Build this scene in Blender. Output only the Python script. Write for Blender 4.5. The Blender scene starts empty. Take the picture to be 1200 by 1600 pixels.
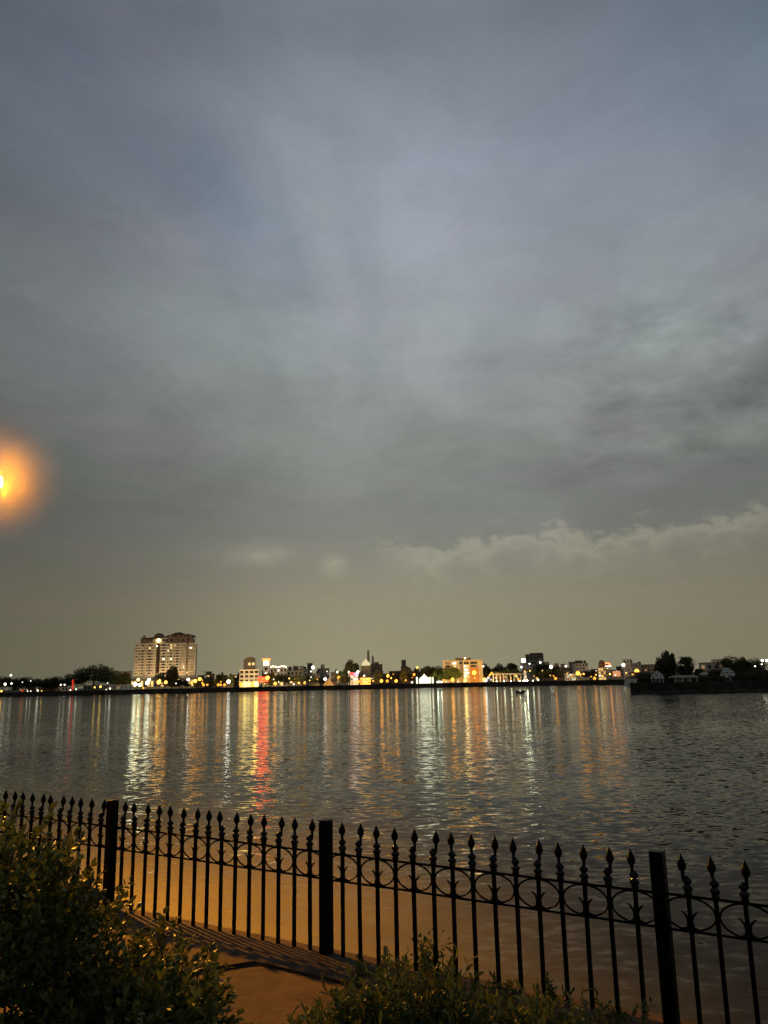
import bpy, bmesh, math, random
from mathutils import Vector, Matrix
R = math.radians
SC = bpy.context.scene
COL = SC.collection

# ------------------------------------------------------------------ camera
F = 1250.0                       # focal length in photo pixels (photo 1200 x 1600)
PITCH = math.atan(266 / F)
ROLL = R(1.2)
CAMZ = 2.0
cam_d = bpy.data.cameras.new('camera')
cam = bpy.data.objects.new('camera', cam_d); COL.objects.link(cam)
cam_d.sensor_fit = 'VERTICAL'; cam_d.sensor_height = 36.0
cam_d.lens = 36.0 * F / 1600.0
cam_d.clip_start = 0.05; cam_d.clip_end = 20000
cam.matrix_world = Matrix.Translation((0, 0, CAMZ)) @ Matrix.Rotation(math.pi / 2 + PITCH, 4, 'X') @ Matrix.Rotation(-ROLL, 4, 'Z')
SC.camera = cam
SC.view_settings.view_transform = 'Standard'
SC.view_settings.look = 'None'
SC.view_settings.exposure = 0.0
SC.view_settings.gamma = 1.0
try:
    SC.cycles.use_denoising = True
    SC.cycles.use_light_tree = True
    SC.cycles.max_bounces = 6
    SC.cycles.diffuse_bounces = 2
    SC.cycles.glossy_bounces = 3
    SC.cycles.transmission_bounces = 4
    SC.cycles.transparent_max_bounces = 8
    SC.cycles.volume_bounces = 0
    SC.cycles.sample_clamp_indirect = 6.0
    SC.cycles.sample_clamp_direct = 0.0
    SC.cycles.caustics_reflective = False
    SC.cycles.caustics_refractive = False
    SC.cycles.blur_glossy = 0.5
except Exception:
    pass


def ray(px, py):
    """direction through a pixel of the photograph (used once, to survey where things stand)"""
    x = px - 600.0; y = -(py - 800.0)
    xr = x * math.cos(ROLL) + y * math.sin(ROLL)
    yr = -x * math.sin(ROLL) + y * math.cos(ROLL)
    return Vector((xr, F * math.cos(PITCH) - yr * math.sin(PITCH), F * math.sin(PITCH) + yr * math.cos(PITCH)))


def hy(px):
    return 1066 + 0.021 * (600 - px)


def X(px, D):
    d = ray(px, hy(px)); return d.x / d.y * D


def Z(px, py, D):
    d = ray(px, py); return CAMZ + d.z / d.y * D


def lin(c):
    return tuple((v / 255 / 12.92) if v / 255 <= .04045 else ((v / 255 + .055) / 1.055) ** 2.4 for v in c)

# ------------------------------------------------------------------ node helper
class NG:
    def __init__(s, nt): s.nt = nt; s.n = nt.nodes; s.l = nt.links
    def node(s, t, **k):
        n = s.n.new(t)
        for a, b in k.items(): setattr(n, a, b)
        return n
    def put(s, sock, v):
        if isinstance(v, bpy.types.NodeSocket): s.l.new(v, sock)
        else:
            if sock.type in ('RGBA',) and len(v) == 3: v = (*v, 1)
            sock.default_value = v
    def m(s, op, a, b=0.0, c=0.0, clamp=False):
        n = s.node('ShaderNodeMath', operation=op); n.use_clamp = clamp
        s.put(n.inputs[0], a); s.put(n.inputs[1], b); s.put(n.inputs[2], c)
        return n.outputs[0]
    def ss(s, v, a, b, lo=0.0, hi=1.0):
        n = s.node('ShaderNodeMapRange', interpolation_type='SMOOTHSTEP')
        s.put(n.inputs[0], v)
        for i, q in enumerate((a, b, lo, hi)): s.put(n.inputs[i + 1], q)
        return n.outputs[0]
    def noise(s, vec, scale, detail=3, rough=.5, dist=0.0):
        n = s.node('ShaderNodeTexNoise'); s.put(n.inputs['Vector'], vec)
        n.inputs['Scale'].default_value = scale; n.inputs['Detail'].default_value = detail
        n.inputs['Roughness'].default_value = rough; n.inputs['Distortion'].default_value = dist
        return n
    def comb(s, x, y, z=0.0):
        n = s.node('ShaderNodeCombineXYZ')
        for i, q in enumerate((x, y, z)): s.put(n.inputs[i], q)
        return n.outputs[0]
    def mix(s, f, a, b, mode='MIX'):
        n = s.node('ShaderNodeMix', data_type='RGBA', blend_type=mode)
        s.put(n.inputs[0], f); s.put(n.inputs[6], a); s.put(n.inputs[7], b)
        return n.outputs[2]
    def ramp(s, f, stops):
        n = s.node('ShaderNodeValToRGB'); r = n.color_ramp
        s.put(n.inputs[0], f)
        while len(r.elements) < len(stops): r.elements.new(0.5)
        for e, (p, c) in zip(r.elements, stops): e.position = p; e.color = (*c, 1)
        return n.outputs[0]

# ------------------------------------------------------------------ world: dusk sky under cloud
world = bpy.data.worlds.new('World'); SC.world = world; world.use_nodes = True
g = NG(world.node_tree)
for n in list(g.n): g.n.remove(n)
tc = g.node('ShaderNodeTexCoord'); sep = g.node('ShaderNodeSeparateXYZ'); g.l.new(tc.outputs['Generated'], sep.inputs[0])
dx, dy, dz = sep.outputs
az = g.m('ARCTAN2', dx, dy)
el = g.m('ARCSINE', dz)
elc = g.m('MAXIMUM', el, 0.0)
elr = g.m('DIVIDE', elc, math.pi / 2)
deg = lambda d: d / 90.0
SKY = [(0, (145, 138, 113)), (2.5, (145, 139, 114)), (5.5, (144, 138, 117)), (8.0, (136, 133, 120)), (10.5, (131, 131, 124)), (14, (134, 136, 131)),
       (18, (139, 142, 140)), (25.5, (151, 157, 160)), (31, (149, 154, 163)), (35.5, (141, 147, 158)), (43, (118, 123, 134)), (90, (80, 86, 98))]
base = g.ramp(elr, [(deg(a), lin(c)) for a, c in SKY])
# clouds seen in perspective on a flat layer
inv = g.m('DIVIDE', 1.0, g.m('ADD', g.m('MAXIMUM', dz, 0.0), 0.12))
cx = g.m('MULTIPLY', dx, inv); cy = g.m('MULTIPLY', dy, inv)
cvec = g.comb(cx, cy, 0.3)
mp = g.node('ShaderNodeMapping'); g.l.new(cvec, mp.inputs[0]); mp.inputs['Rotation'].default_value = (0, 0, R(35)); mp.inputs['Scale'].default_value = (1.0, .55, 1)
n1 = g.noise(mp.outputs[0], 1.5, 5, .52, .5).outputs['Fac']
n2 = g.noise(cvec, 3.6, 8, .66, .4).outputs['Fac']
azel = g.comb(g.m('MULTIPLY', az, 1.0), g.m('MULTIPLY', el, 2.2), 1.7)
n3 = g.noise(azel, 9.0, 6, .6, .3).outputs['Fac']
mod = g.m('ADD', 1.0, g.m('MULTIPLY', g.m('SUBTRACT', n1, .5), 1.0))
mod = g.m('MULTIPLY', mod, g.m('ADD', 1.0, g.m('MULTIPLY', g.m('SUBTRACT', n2, .5), 0.50)))
# fading of the large clouds toward the horizon
lowf = g.ss(el, .08, .35)
mod = g.m('ADD', 1.0, g.m('MULTIPLY', g.m('SUBTRACT', mod, 1.0), lowf))
# mottled bank of cloud to the right, middle height
mr = g.m('MULTIPLY', g.ss(az, .14, .32), g.m('MULTIPLY', g.ss(el, .20, .27), g.ss(el, .50, .38)))
mod = g.m('ADD', mod, g.m('MULTIPLY', mr, g.m('MULTIPLY', g.m('SUBTRACT', n3, .46), 1.5)))
# town glow makes the middle of the sky brighter than its sides
def gs(v, w):
    u = g.m('DIVIDE', v, w); return g.m('SUBTRACT', 1.0, g.m('EXPONENT', g.m('MULTIPLY', g.m('MULTIPLY', u, u), -1.0)))
azl = g.m('MAXIMUM', g.m('MULTIPLY', g.m('ADD', az, .02), -1.0), 0.0); azr = g.m('MAXIMUM', az, 0.0)
fal = g.m('ADD', g.m('MULTIPLY', gs(azl, .27), .56), g.m('MULTIPLY', gs(azr, .38), .36))
fal = g.m('MULTIPLY', fal, g.ss(el, .90, .52, .35, 1.0))
side = g.m('SUBTRACT', 1.0, fal)
mod = g.m('MULTIPLY', mod, side)
sky = g.mix(1.0, base, g.comb(mod, mod, mod), 'MULTIPLY')
nt_ = g.noise(g.comb(cx, cy, 9.0), 2.2, 6, .6, .3).outputs['Fac']
sky = g.mix(1.0, sky, g.mix(g.ss(nt_, .36, .64), (.96, 1.0, .97), (1.0, .995, 1.02)), 'MULTIPLY')
sky = g.mix(g.m('MULTIPLY', g.ss(n1, .55, .35), g.ss(el, .3, .6)), sky, g.mix(1.0, sky, (.88, .97, 1.06), 'MULTIPLY'))
nf_ = g.noise(azel, 60.0, 4, .7).outputs['Fac']
nf_ = g.m('ADD', 1.0, g.m('MULTIPLY', g.m('SUBTRACT', nf_, .5), .10)); sky = g.mix(1.0, sky, g.comb(nf_, nf_, nf_), 'MULTIPLY')
tr_ = g.m('MULTIPLY', g.ss(az, .1, .75), g.ss(el, .42, .72))
sky = g.mix(tr_, sky, g.mix(1.0, sky, (.58, .74, .82), 'MULTIPLY'))
# low bank of lit cloud on the right with a ragged upper edge
nl = g.noise(g.comb(az, 0.0, 4.0), 7.0, 2, .5).outputs['Fac']
edge = g.m('ADD', .167, g.m('MULTIPLY', g.m('SUBTRACT', nl, .5), .07))
edge = g.m('ADD', edge, g.m('MULTIPLY', g.ss(az, .28, .46), .012))
np_ = g.noise(g.comb(az, g.m('MULTIPLY', el, 1.6), 0.0), 15.0, 5, .52, .1).outputs['Fac']
dd = g.m('SUBTRACT', g.m('ADD', edge, g.m('MULTIPLY', g.m('ABSOLUTE', g.m('SUBTRACT', np_, .5)), .16)), el)
cm = g.m('MULTIPLY', g.ss(dd, -.003, .016), g.m('EXPONENT', g.m('MULTIPLY', g.m('MAXIMUM', dd, 0.0), -50.0)))
cm = g.m('MULTIPLY', cm, g.ss(az, -.04, .06))
def puff(a0, e0, sa, se):
    u = g.m('DIVIDE', g.m('SUBTRACT', az, a0), sa); v = g.m('DIVIDE', g.m('SUBTRACT', el, e0), se)
    q = g.m('ADD', g.m('MULTIPLY', u, u), g.m('MULTIPLY', v, v))
    q = g.m('ADD', q, g.m('MULTIPLY', g.m('SUBTRACT', np_, .5), 6.0))
    return g.m('EXPONENT', g.m('MULTIPLY', q, -1.0))
cm = g.m('ADD', cm, g.m('MULTIPLY', puff(-.150, .158, .038, .013), .42))
cm = g.m('ADD', cm, g.m('MULTIPLY', puff(-.066, .145, .015, .014), .5))
add = g.mix(1.0, (.165, .148, .098), g.comb(cm, cm, cm), 'MULTIPLY')
ab = g.m('MULTIPLY', g.m('MULTIPLY', g.ss(dd, .012, -.03), g.ss(dd, -.14, -.04)), g.m('MULTIPLY', g.ss(az, -.1, .15), .16))
sky = g.mix(ab, sky, (.08, .10, .12))
sky = g.mix(1.0, sky, add, 'ADD')
# warm glow of the town on the low cloud, left of the middle
wl = g.m('DIVIDE', g.m('ADD', az, .10), .16); wl = g.m('EXPONENT', g.m('MULTIPLY', g.m('MULTIPLY', wl, wl), -1.0))
wl = g.m('MULTIPLY', wl, g.m('EXPONENT', g.m('MULTIPLY', elc, -11.0)))
sky = g.mix(1.0, sky, g.mix(1.0, (.045, .036, .012), g.comb(wl, wl, wl), 'MULTIPLY'), 'ADD')
# behind the camera it is simply dull
st = g.node('ShaderNodeTexSky', sky_type='NISHITA'); st.sun_disc = False
st.sun_elevation = R(-4); st.sun_rotation = R(60); st.air_density = 1.5; st.dust_density = 2.0
bg1 = g.node('ShaderNodeBackground'); g.l.new(sky, bg1.inputs[0]); bg1.inputs[1].default_value = 1.0
bg2 = g.node('ShaderNodeBackground'); g.l.new(st.outputs[0], bg2.inputs[0]); bg2.inputs[1].default_value = 0.05
ad = g.node('ShaderNodeAddShader'); g.l.new(bg1.outputs[0], ad.inputs[0]); g.l.new(bg2.outputs[0], ad.inputs[1])
wo = g.node('ShaderNodeOutputWorld'); g.l.new(ad.outputs[0], wo.inputs[0])

# ------------------------------------------------------------------ materials
MATS = {}
def mat(name, col, rough=.8, var=.25, scale=3.0, metal=0.0, bump=0.0, spec=.3, col2=None, bscale=None):
    if name in MATS: return MATS[name]
    m = bpy.data.materials.new(name); m.use_nodes = True; MATS[name] = m
    q = NG(m.node_tree); b = q.n['Principled BSDF']
    t = q.node('ShaderNodeTexCoord')
    n = q.noise(t.outputs['Object'], scale, 5, .6).outputs['Fac']
    c2 = col2 or tuple(max(0, v * (1 - var)) for v in col)
    c1 = col if col2 else tuple(v * (1 + var * .6) for v in col)
    q.put(b.inputs['Base Color'], q.mix(q.ss(n, .3, .7), c2, c1))
    b.inputs['Roughness'].default_value = rough; b.inputs['Metallic'].default_value = metal
    b.inputs['Specular IOR Level'].default_value = spec
    if bump:
        bn = q.node('ShaderNodeBump'); n3_ = q.noise(t.outputs['Object'], bscale or scale * 6, 4).outputs['Fac']
        q.l.new(n3_, bn.inputs['Height']); bn.inputs['Strength'].default_value = bump; bn.inputs['Distance'].default_value = .02
        q.l.new(bn.outputs[0], b.inputs['Normal'])
    return m

def glow(name, col, strength):
    if name in MATS: return MATS[name]
    m = bpy.data.materials.new(name); m.use_nodes = True; MATS[name] = m
    q = NG(m.node_tree); q.n.remove(q.n['Principled BSDF'])
    e = q.node('ShaderNodeEmission'); e.inputs[0].default_value = (*col, 1); e.inputs[1].default_value = strength
    q.l.new(e.outputs[0], q.n['Material Output'].inputs[0])
    return m

CREAM = mat('cream_render', (.62, .54, .38), .85, .15, .3)
WHITE = mat('white_render', (.76, .72, .64), .85, .15, .3)
GREYW = mat('grey_render', (.36, .34, .31), .9, .2, .3)
DARKW = mat('dark_render', (.10, .095, .09), .9, .2, .3)
TANW = mat('tan_render', (.46, .36, .24), .9, .2, .3)
BROWNW = mat('brown_render', (.20, .13, .09), .9, .2, .3)
PINKW = mat('pink_render', (.42, .27, .20), .9, .2, .3)
GLASS = mat('window_glass', (.03, .032, .036), .15, .2, 1, spec=.5)
CONC = mat('concrete', (.22, .20, .17), .95, .35, .5, bump=.3)
ROOFM = mat('roof_dark', (.12, .09, .075), .9, .3, .5)
METAL = mat('pole_metal', (.10, .10, .10), .5, .2, 2, metal=.6)
IRON = mat('black_iron', (.003, .0028, .0028), .34, .3, 30, bump=.25, spec=.06, bscale=90)
BARK = mat('bark', (.06, .045, .03), .95, .3, 2)
def leafmat(name, col, rough=.5, spec=.3):
    m = bpy.data.materials.new(name); m.use_nodes = True
    q = NG(m.node_tree); b = q.n['Principled BSDF']
    at_ = q.node('ShaderNodeAttribute', attribute_name='tint')
    f = at_.outputs['Fac']
    q.put(b.inputs['Base Color'], q.mix(f, tuple(v * .45 for v in col), tuple(v * 1.6 for v in col)))
    b.inputs['Roughness'].default_value = rough; b.inputs['Specular IOR Level'].default_value = spec
    tr = q.node('ShaderNodeBsdfTranslucent'); q.put(tr.inputs[0], tuple(v * 1.2 for v in col))
    mx = q.node('ShaderNodeMixShader'); mx.inputs[0].default_value = .25
    q.l.new(b.outputs[0], mx.inputs[1]); q.l.new(tr.outputs[0], mx.inputs[2]); q.l.new(mx.outputs[0], q.n['Material Output'].inputs[0])
    MATS[name] = m
    return m
LEAF = leafmat('leaf_dark', (.062, .062, .020), .7)
LEAFG = leafmat('leaf_green', (.065, .10, .022), .6)
BUSHL = leafmat('leaf_bush', (.098, .112, .022), .45, .3)
GRASSL = leafmat('leaf_blade', (.088, .105, .024), .5, .3)

AMB = (1.0, .40, .045); YEL = (1.0, .62, .12); WHT = (1.0, .93, .72); GRN = (.90, 1.0, .66); ORG = (1.0, .27, .03); RED = (1.0, .045, .015)
LC = {'A': AMB, 'Y': YEL, 'W': WHT, 'G': GRN, 'O': ORG, 'R': RED}
CN = {'A': 'amber', 'Y': 'yellow', 'W': 'white', 'G': 'greenish white', 'O': 'orange', 'R': 'red'}

# ------------------------------------------------------------------ mesh builder
class MB:
    def __init__(s): s.v = []; s.f = []; s.sm = []
    def add(s, vs, fs, smooth=False):
        o = len(s.v); s.v += [tuple(v) for v in vs]
        for f in fs: s.f.append(tuple(i + o for i in f)); s.sm.append(smooth)
        return s
    def box(s, x0, x1, y0, y1, z0, z1):
        vs = [(x0, y0, z0), (x1, y0, z0), (x1, y1, z0), (x0, y1, z0), (x0, y0, z1), (x1, y0, z1), (x1, y1, z1), (x0, y1, z1)]
        return s.add(vs, [(0, 3, 2, 1), (4, 5, 6, 7), (0, 1, 5, 4), (1, 2, 6, 5), (2, 3, 7, 6), (3, 0, 4, 7)])
    def prism(s, pts, z0, z1):
        n = len(pts)
        vs = [(x, y, z0) for x, y in pts] + [(x, y, z1) for x, y in pts]
        fs = [tuple(range(n - 1, -1, -1)), tuple(range(n, 2 * n))] + [(i, (i + 1) % n, n + (i + 1) % n, n + i) for i in range(n)]
        return s.add(vs, fs)
    def lathe(s, prof, n=10, c=(0, 0, 0), smooth=True):
        vs = []; fs = []
        for r, z in prof:
            for k in range(n):
                a = 2 * math.pi * k / n; vs.append((c[0] + r * math.cos(a), c[1] + r * math.sin(a), c[2] + z))
        for j in range(len(prof) - 1):
            for k in range(n):
                k2 = (k + 1) % n; fs.append((j * n + k, j * n + k2, (j + 1) * n + k2, (j + 1) * n + k))
        fs.append(tuple(range(n - 1, -1, -1))); fs.append(tuple((len(prof) - 1) * n + k for k in range(n)))
        return s.add(vs, fs, smooth)
    def tube(s, pts, rad, n=6, smooth=True):
        pts = [Vector(p) for p in pts]; vs = []; fs = []
        rr = rad if isinstance(rad, (list, tuple)) else [rad] * len(pts)
        up = Vector((.31, .77, .55)).normalized()
        for i, p in enumerate(pts):
            t = (pts[min(i + 1, len(pts) - 1)] - pts[max(i - 1, 0)]).normalized()
            a = t.cross(up).normalized(); b = t.cross(a)
            for k in range(n):
                q = 2 * math.pi * k / n; vs.append(p + (a * math.cos(q) + b * math.sin(q)) * rr[i])
        for j in range(len(pts) - 1):
            for k in range(n):
                k2 = (k + 1) % n; fs.append((j * n + k, j * n + k2, (j + 1) * n + k2, (j + 1) * n + k))
        fs.append(tuple(range(n - 1, -1, -1))); fs.append(tuple((len(pts) - 1) * n + k for k in range(n)))
        return s.add(vs, fs, smooth)
    def ball(s, c, r, n=1, sz=1.0):
        bm = bmesh.new(); bmesh.ops.create_icosphere(bm, subdivisions=n, radius=1)
        vs = [(c[0] + v.co.x * r, c[1] + v.co.y * r, c[2] + v.co.z * r * sz) for v in bm.verts]
        fs = [tuple(v.index for v in f.verts) for f in bm.faces]; bm.free()
        return s.add(vs, fs, True)
    def mesh(s, name, m, tint=None):
        me = bpy.data.meshes.new(name); me.from_pydata(s.v, [], s.f); me.update()
        me.polygons.foreach_set('use_smooth', s.sm)
        if m: me.materials.append(m)
        if tint is not None:
            at_ = me.attributes.new('tint', 'FLOAT', 'FACE'); at_.data.foreach_set('value', tint)
        return me
    def build(s, name, m, parent=None, tint=None, loc=None):
        o = bpy.data.objects.new(name, s.mesh(name, m, tint)); COL.objects.link(o)
        if parent is not None: o.parent = parent
        if loc: o.location = loc
        return o

def emp(name, loc, rz=0.0):
    o = bpy.data.objects.new(name, None); COL.objects.link(o); o.location = loc; o.rotation_euler = (0, 0, rz); o.empty_display_size = .3
    return o
def tag(o, label, cat, group=None):
    o['label'] = label; o['category'] = cat
    if group: o['group'] = group
    return o
def struct(o): o['kind'] = 'structure'; return o
def copy_tree(o, parent=None):
    c = o.copy(); COL.objects.link(c)
    if parent is not None: c.parent = parent
    for ch in KIDS.get(o.name, []): copy_tree(ch, c)
    return c
KIDS = {}
def kids(o):
    KIDS[o.name] = [c for c in bpy.data.objects if c.parent == o]
    for c in KIDS[o.name]: kids(c)

SEG = [(0, 62, 'at the left end of the far bank'), (62, 190, 'around the wide round tree'), (190, 310, 'below the tall apartment tower'),
       (310, 368, 'just right of the tall apartment tower'), (368, 410, 'by the yellow-lit white block'), (410, 476, 'by the red-topped beacon tower'),
       (476, 540, 'by the orange pyramid tent'), (540, 612, 'by the twin masts'), (612, 690, 'by the glowing white tent'),
       (690, 762, 'by the cream apartment block'), (762, 856, 'by the green-lit garden statue'), (856, 930, 'between dark tower and yellow-lit house'),
       (930, 984, 'by the yellow-lit house'), (984, 1045, 'on the headland left of its tallest tree'), (1045, 1110, 'on the headland around the flat-roofed pavilion'), (1110, 1400, 'on the headland near the right frame edge')]
ORD = ['first', 'second', 'third', 'fourth', 'fifth', 'sixth', 'seventh', 'eighth', 'ninth', 'tenth', 'eleventh', 'twelfth', 'thirteenth', 'fourteenth', 'fifteenth', 'sixteenth', 'seventeenth', 'eighteenth', 'nineteenth', 'twentieth', 'twenty-first', 'twenty-second']
REG = []
def reg(o, desc, px, cat, group=None):
    REG.append((o, desc, px, cat, group)); return o
def finish_labels():
    d = {}
    for r in REG:
        sg = next(s[2] for s in SEG if s[0] <= max(0, r[2]) < s[1])
        d.setdefault((r[1], sg), []).append(r)
    for (desc, sg), rs in d.items():
        rs.sort(key=lambda r: r[2])
        for i, r in enumerate(rs):
            if len(rs) == 1: lab = f'{desc} {sg}'
            else: lab = f'{ORD[i]} {desc} from left {sg}'
            tag(r[0], lab, r[3], r[4])

# ------------------------------------------------------------------ setting: water, land
WZ = -1.8
BZ = 0.45
WA, WC, WFAR = .54, .11, 1.0
def water_mat():
    m = bpy.data.materials.new('lake_water'); m.use_nodes = True
    q = NG(m.node_tree); b = q.n['Principled BSDF']
    ge = q.node('ShaderNodeNewGeometry'); s = q.node('ShaderNodeSeparateXYZ'); q.l.new(ge.outputs['Position'], s.inputs[0])
    x, y, z = s.outputs
    v1 = q.comb(q.m('MULTIPLY', x, .55), y, 0.0)
    rot = q.node('ShaderNodeMapping'); q.l.new(v1, rot.inputs[0]); rot.inputs['Rotation'].default_value = (0, 0, R(12))
    a = q.noise(rot.outputs[0], 4.9, 2.0, .5, .3)
    c = q.noise(rot.outputs[0], 0.9, 2.0, .5, .2)
    w = q.noise(q.comb(q.m('MULTIPLY', x, .30), y, 3.0), .035, 3, .55)      # gusts: calmer and rougher lanes
    amp = q.ss(w.outputs['Fac'], .32, .66, .5, 1.4)
    far = q.ss(y, 20.0, 260.0, 1.0, WFAR)
    amp = q.m('MULTIPLY', amp, far)
    def slopes(n, k):
        vs = q.node('ShaderNodeVectorMath', operation='SUBTRACT'); q.l.new(n.outputs['Color'], vs.inputs[0]); vs.inputs[1].default_value = (.5, .5, .5)
        vm = q.node('ShaderNodeVectorMath', operation='SCALE'); q.l.new(vs.outputs[0], vm.inputs[0]); vm.inputs['Scale'].default_value = k
        return vm.outputs[0]
    va = q.node('ShaderNodeVectorMath', operation='ADD'); q.l.new(slopes(a, WA), va.inputs[0]); q.l.new(slopes(c, WC), va.inputs[1])
    vb = q.node('ShaderNodeVectorMath', operation='SCALE'); q.l.new(va.outputs[0], vb.inputs[0]); q.l.new(amp, vb.inputs['Scale'])
    s2 = q.node('ShaderNodeSeparateXYZ'); q.l.new(vb.outputs[0], s2.inputs[0])
    nv = q.comb(q.m('MULTIPLY', s2.outputs[0], .8), s2.outputs[1], 1.0)
    nn = q.node('ShaderNodeVectorMath', operation='NORMALIZE'); q.l.new(nv, nn.inputs[0])
    q.l.new(nn.outputs[0], b.inputs['Normal'])
    # silty water: paler over the near shallows; lamp falloff along the bank painted in
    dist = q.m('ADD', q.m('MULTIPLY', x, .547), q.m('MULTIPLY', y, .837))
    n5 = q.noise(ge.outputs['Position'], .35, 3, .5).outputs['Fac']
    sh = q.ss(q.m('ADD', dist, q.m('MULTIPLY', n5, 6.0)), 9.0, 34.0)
    lamp_fade = q.ss(q.m('ADD', x, q.m('MULTIPLY', n5, 3.0)), 6.5, -3.5)
    shal = q.mix(lamp_fade, (.014, .012, .004), (.215, .175, .035))
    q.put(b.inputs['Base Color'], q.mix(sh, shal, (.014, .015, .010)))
    b.inputs['Specular Tint'].default_value = (1.0, .94, .80, 1)
    b.inputs['Roughness'].default_value = .05
    b.inputs['IOR'].default_value = 1.33; q.put(b.inputs['Specular IOR Level'], q.ss(dist, 9.0, 40.0, .04, .14))
    return m
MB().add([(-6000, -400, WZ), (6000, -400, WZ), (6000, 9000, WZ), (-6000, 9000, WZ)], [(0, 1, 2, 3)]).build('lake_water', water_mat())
struct(bpy.data.objects['lake_water'])

def shoreD(px):                       # how far the far bank is
    pts = [(-400, 500), (0, 480), (300, 490), (700, 505), (850, 470), (980, 430), (1400, 400)]
    for (a, b), (c, d) in zip(pts, pts[1:]):
        if a <= px <= c: return b + (d - b) * (px - a) / (c - a)
    return 480
SP = [(X(p, shoreD(p)), shoreD(p)) for p in range(-400, 1401, 50)]
bank = MB()
n = len(SP)
vs = [(x, y, WZ - .5) for x, y in SP] + [(x, y + .6, BZ) for x, y in SP] + [(x * 1.02, y + 14, BZ) for x, y in SP] + [(x * 14, 7000, BZ + 2) for x, y in SP]
fs = [(j * n + i, j * n + i + 1, (j + 1) * n + i + 1, (j + 1) * n + i) for j in range(3) for i in range(n - 1)]
struct(bank.add(vs, fs).build('far_ground', mat('far_earth', (.07, .06, .045), .95, .4, .08)))
# stone-faced embankment with a coping, and the promenade behind it
eb = MB()
for (x0, y0), (x1, y1) in zip(SP, SP[1:]):
    eb.add([(x0, y0 - .3, WZ - .3), (x1, y1 - .3, WZ - .3), (x1, y1 + .2, BZ + .02), (x0, y0 + .2, BZ + .02)], [(0, 1, 2, 3)])
    eb.add([(x0, y0 - .1, BZ + .02), (x1, y1 - .1, BZ + .02), (x1, y1 - .1, BZ + .35), (x0, y0 - .1, BZ + .35)], [(0, 1, 2, 3)])
    eb.add([(x0, y0 - .1, BZ + .35), (x1, y1 - .1, BZ + .35), (x1, y1 + .6, BZ + .35), (x0, y0 + .6, BZ + .35)], [(0, 1, 2, 3)])
tag(eb.build('embankment_wall', mat('bank_stone', (.045, .037, .028), .95, .5, .25)), 'long dark stone embankment wall along the far waterline', 'embankment wall')
pr = MB()
for (x0, y0), (x1, y1) in zip(SP, SP[1:]):
    pr.add([(x0, y0 + 1.0, BZ + .03), (x1, y1 + 1.0, BZ + .03), (x1, y1 + 9, BZ + .03), (x0, y0 + 9, BZ + .03)], [(0, 1, 2, 3)])
struct(pr.build('promenade_path', mat('path_paving', (.45, .36, .25), .9, .3, .4)))

# ------------------------------------------------------------------ near bank
A0 = Vector((-.506, 6.625, 0))                 # foot of the middle post
UD = Vector((2.14, -1.40, 0)).normalized(); ND = Vector((-UD.y, UD.x, 0)); ND = ND if ND.y > 0 else -ND
FRZ = math.atan2(UD.y, UD.x)
def fl(u, v, z=0.0):
    p = A0 + UD * u + ND * v; return (p.x, p.y, z)
gm = MB(); gm.add([fl(-30, -.42, -.06), fl(30, -.42, -.06), fl(30, -16, .30), fl(-30, -16, .30)], [(0, 1, 2, 3)])
struct(gm.build('ground', mat('damp_soil', (.04, .025, .014), .95, .45, 1.5, bump=.8)))
cp = MB()
def slab(mb, u0, u1, v0, v1, z0, z1):
    pts = [fl(u0, v0), fl(u1, v0), fl(u1, v1), fl(u0, v1)]
    mb.prism([(p[0], p[1]) for p in pts], z0, z1)
slab(cp, -30, 30, -.40, .10, -2.4, 0.0)
tag(cp.build('retaining_wall', mat('orange_concrete', (.070, .040, .021), .9, .45, 2.6, bump=.6, bscale=14)), 'rough concrete wall top carrying the black railing beside the water', 'retaining wall')
pv = MB()
pts = [fl(-.35, -.405), fl(-9, -.405), fl(-9, -1.9), fl(-1.35, -1.9)]
pv.prism([(p[0], p[1]) for p in pts], -.2, .006)
struct(pv.build('pavement', mat('warm_paving', (.068, .037, .020), .9, .5, 2.2, bump=.6, bscale=12)))
pv = MB()
pts = [fl(6, -.405), fl(-.34, -.405), fl(-1.34, -1.9), fl(6, -1.9)]
pv.prism([(p[0], p[1]) for p in pts], -.22, -.022)
struct(pv.build('pavement', MATS['warm_paving']))

# ------------------------------------------------------------------ the railing
SPC = 2.55 / 16
fence = emp('iron_railing', A0, FRZ)
tag(fence, 'black wrought iron railing with spearhead pickets and scroll rings above the lake', 'railing')
def bev(o, w, seg=2):
    md = o.modifiers.new('Bevel', 'BEVEL'); md.width = w; md.segments = seg; md.limit_method = 'ANGLE'; return o
post_mb = MB().box(-.041, .041, -.041, .041, -.03, .945)
post_mb.box(-.044, .044, -.044, .044, .947, .958)
post_me = post_mb.mesh('post', IRON)
bar_me = MB().box(-.0115, .0115, -.0115, .0115, -.02, .745).mesh('picket', IRON)
fin_me = MB().lathe([(.0105, .805), (.0100, .835), (.0115, .858), (.022, .872), (.0265, .886), (.0255, .900), (.018, .920), (.009, .938), (.004, .950), (.001, .956)], 12).mesh('finial', IRON)
col_me = MB().lathe([(.012, .715), (.022, .722), (.024, .742), (.019, .748), (.029, .756), (.031, .766), (.026, .776), (.017, .782), (.018, .790), (.027, .796), (.0295, .806), (.025, .815), (.014, .822), (.0105, .832)], 14).mesh('collar', IRON)
rng = random.Random(4)
col_me.materials[0] = mat('gloss_iron', (.003, .0028, .0028), .14, .3, 30, bump=.1, spec=.22, bscale=60)
ring_mb = MB()
a_, zt, zb = SPC - .012, .712, .530
zc = (zt + zb) / 2; hz = (zt - zb) / 2
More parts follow.
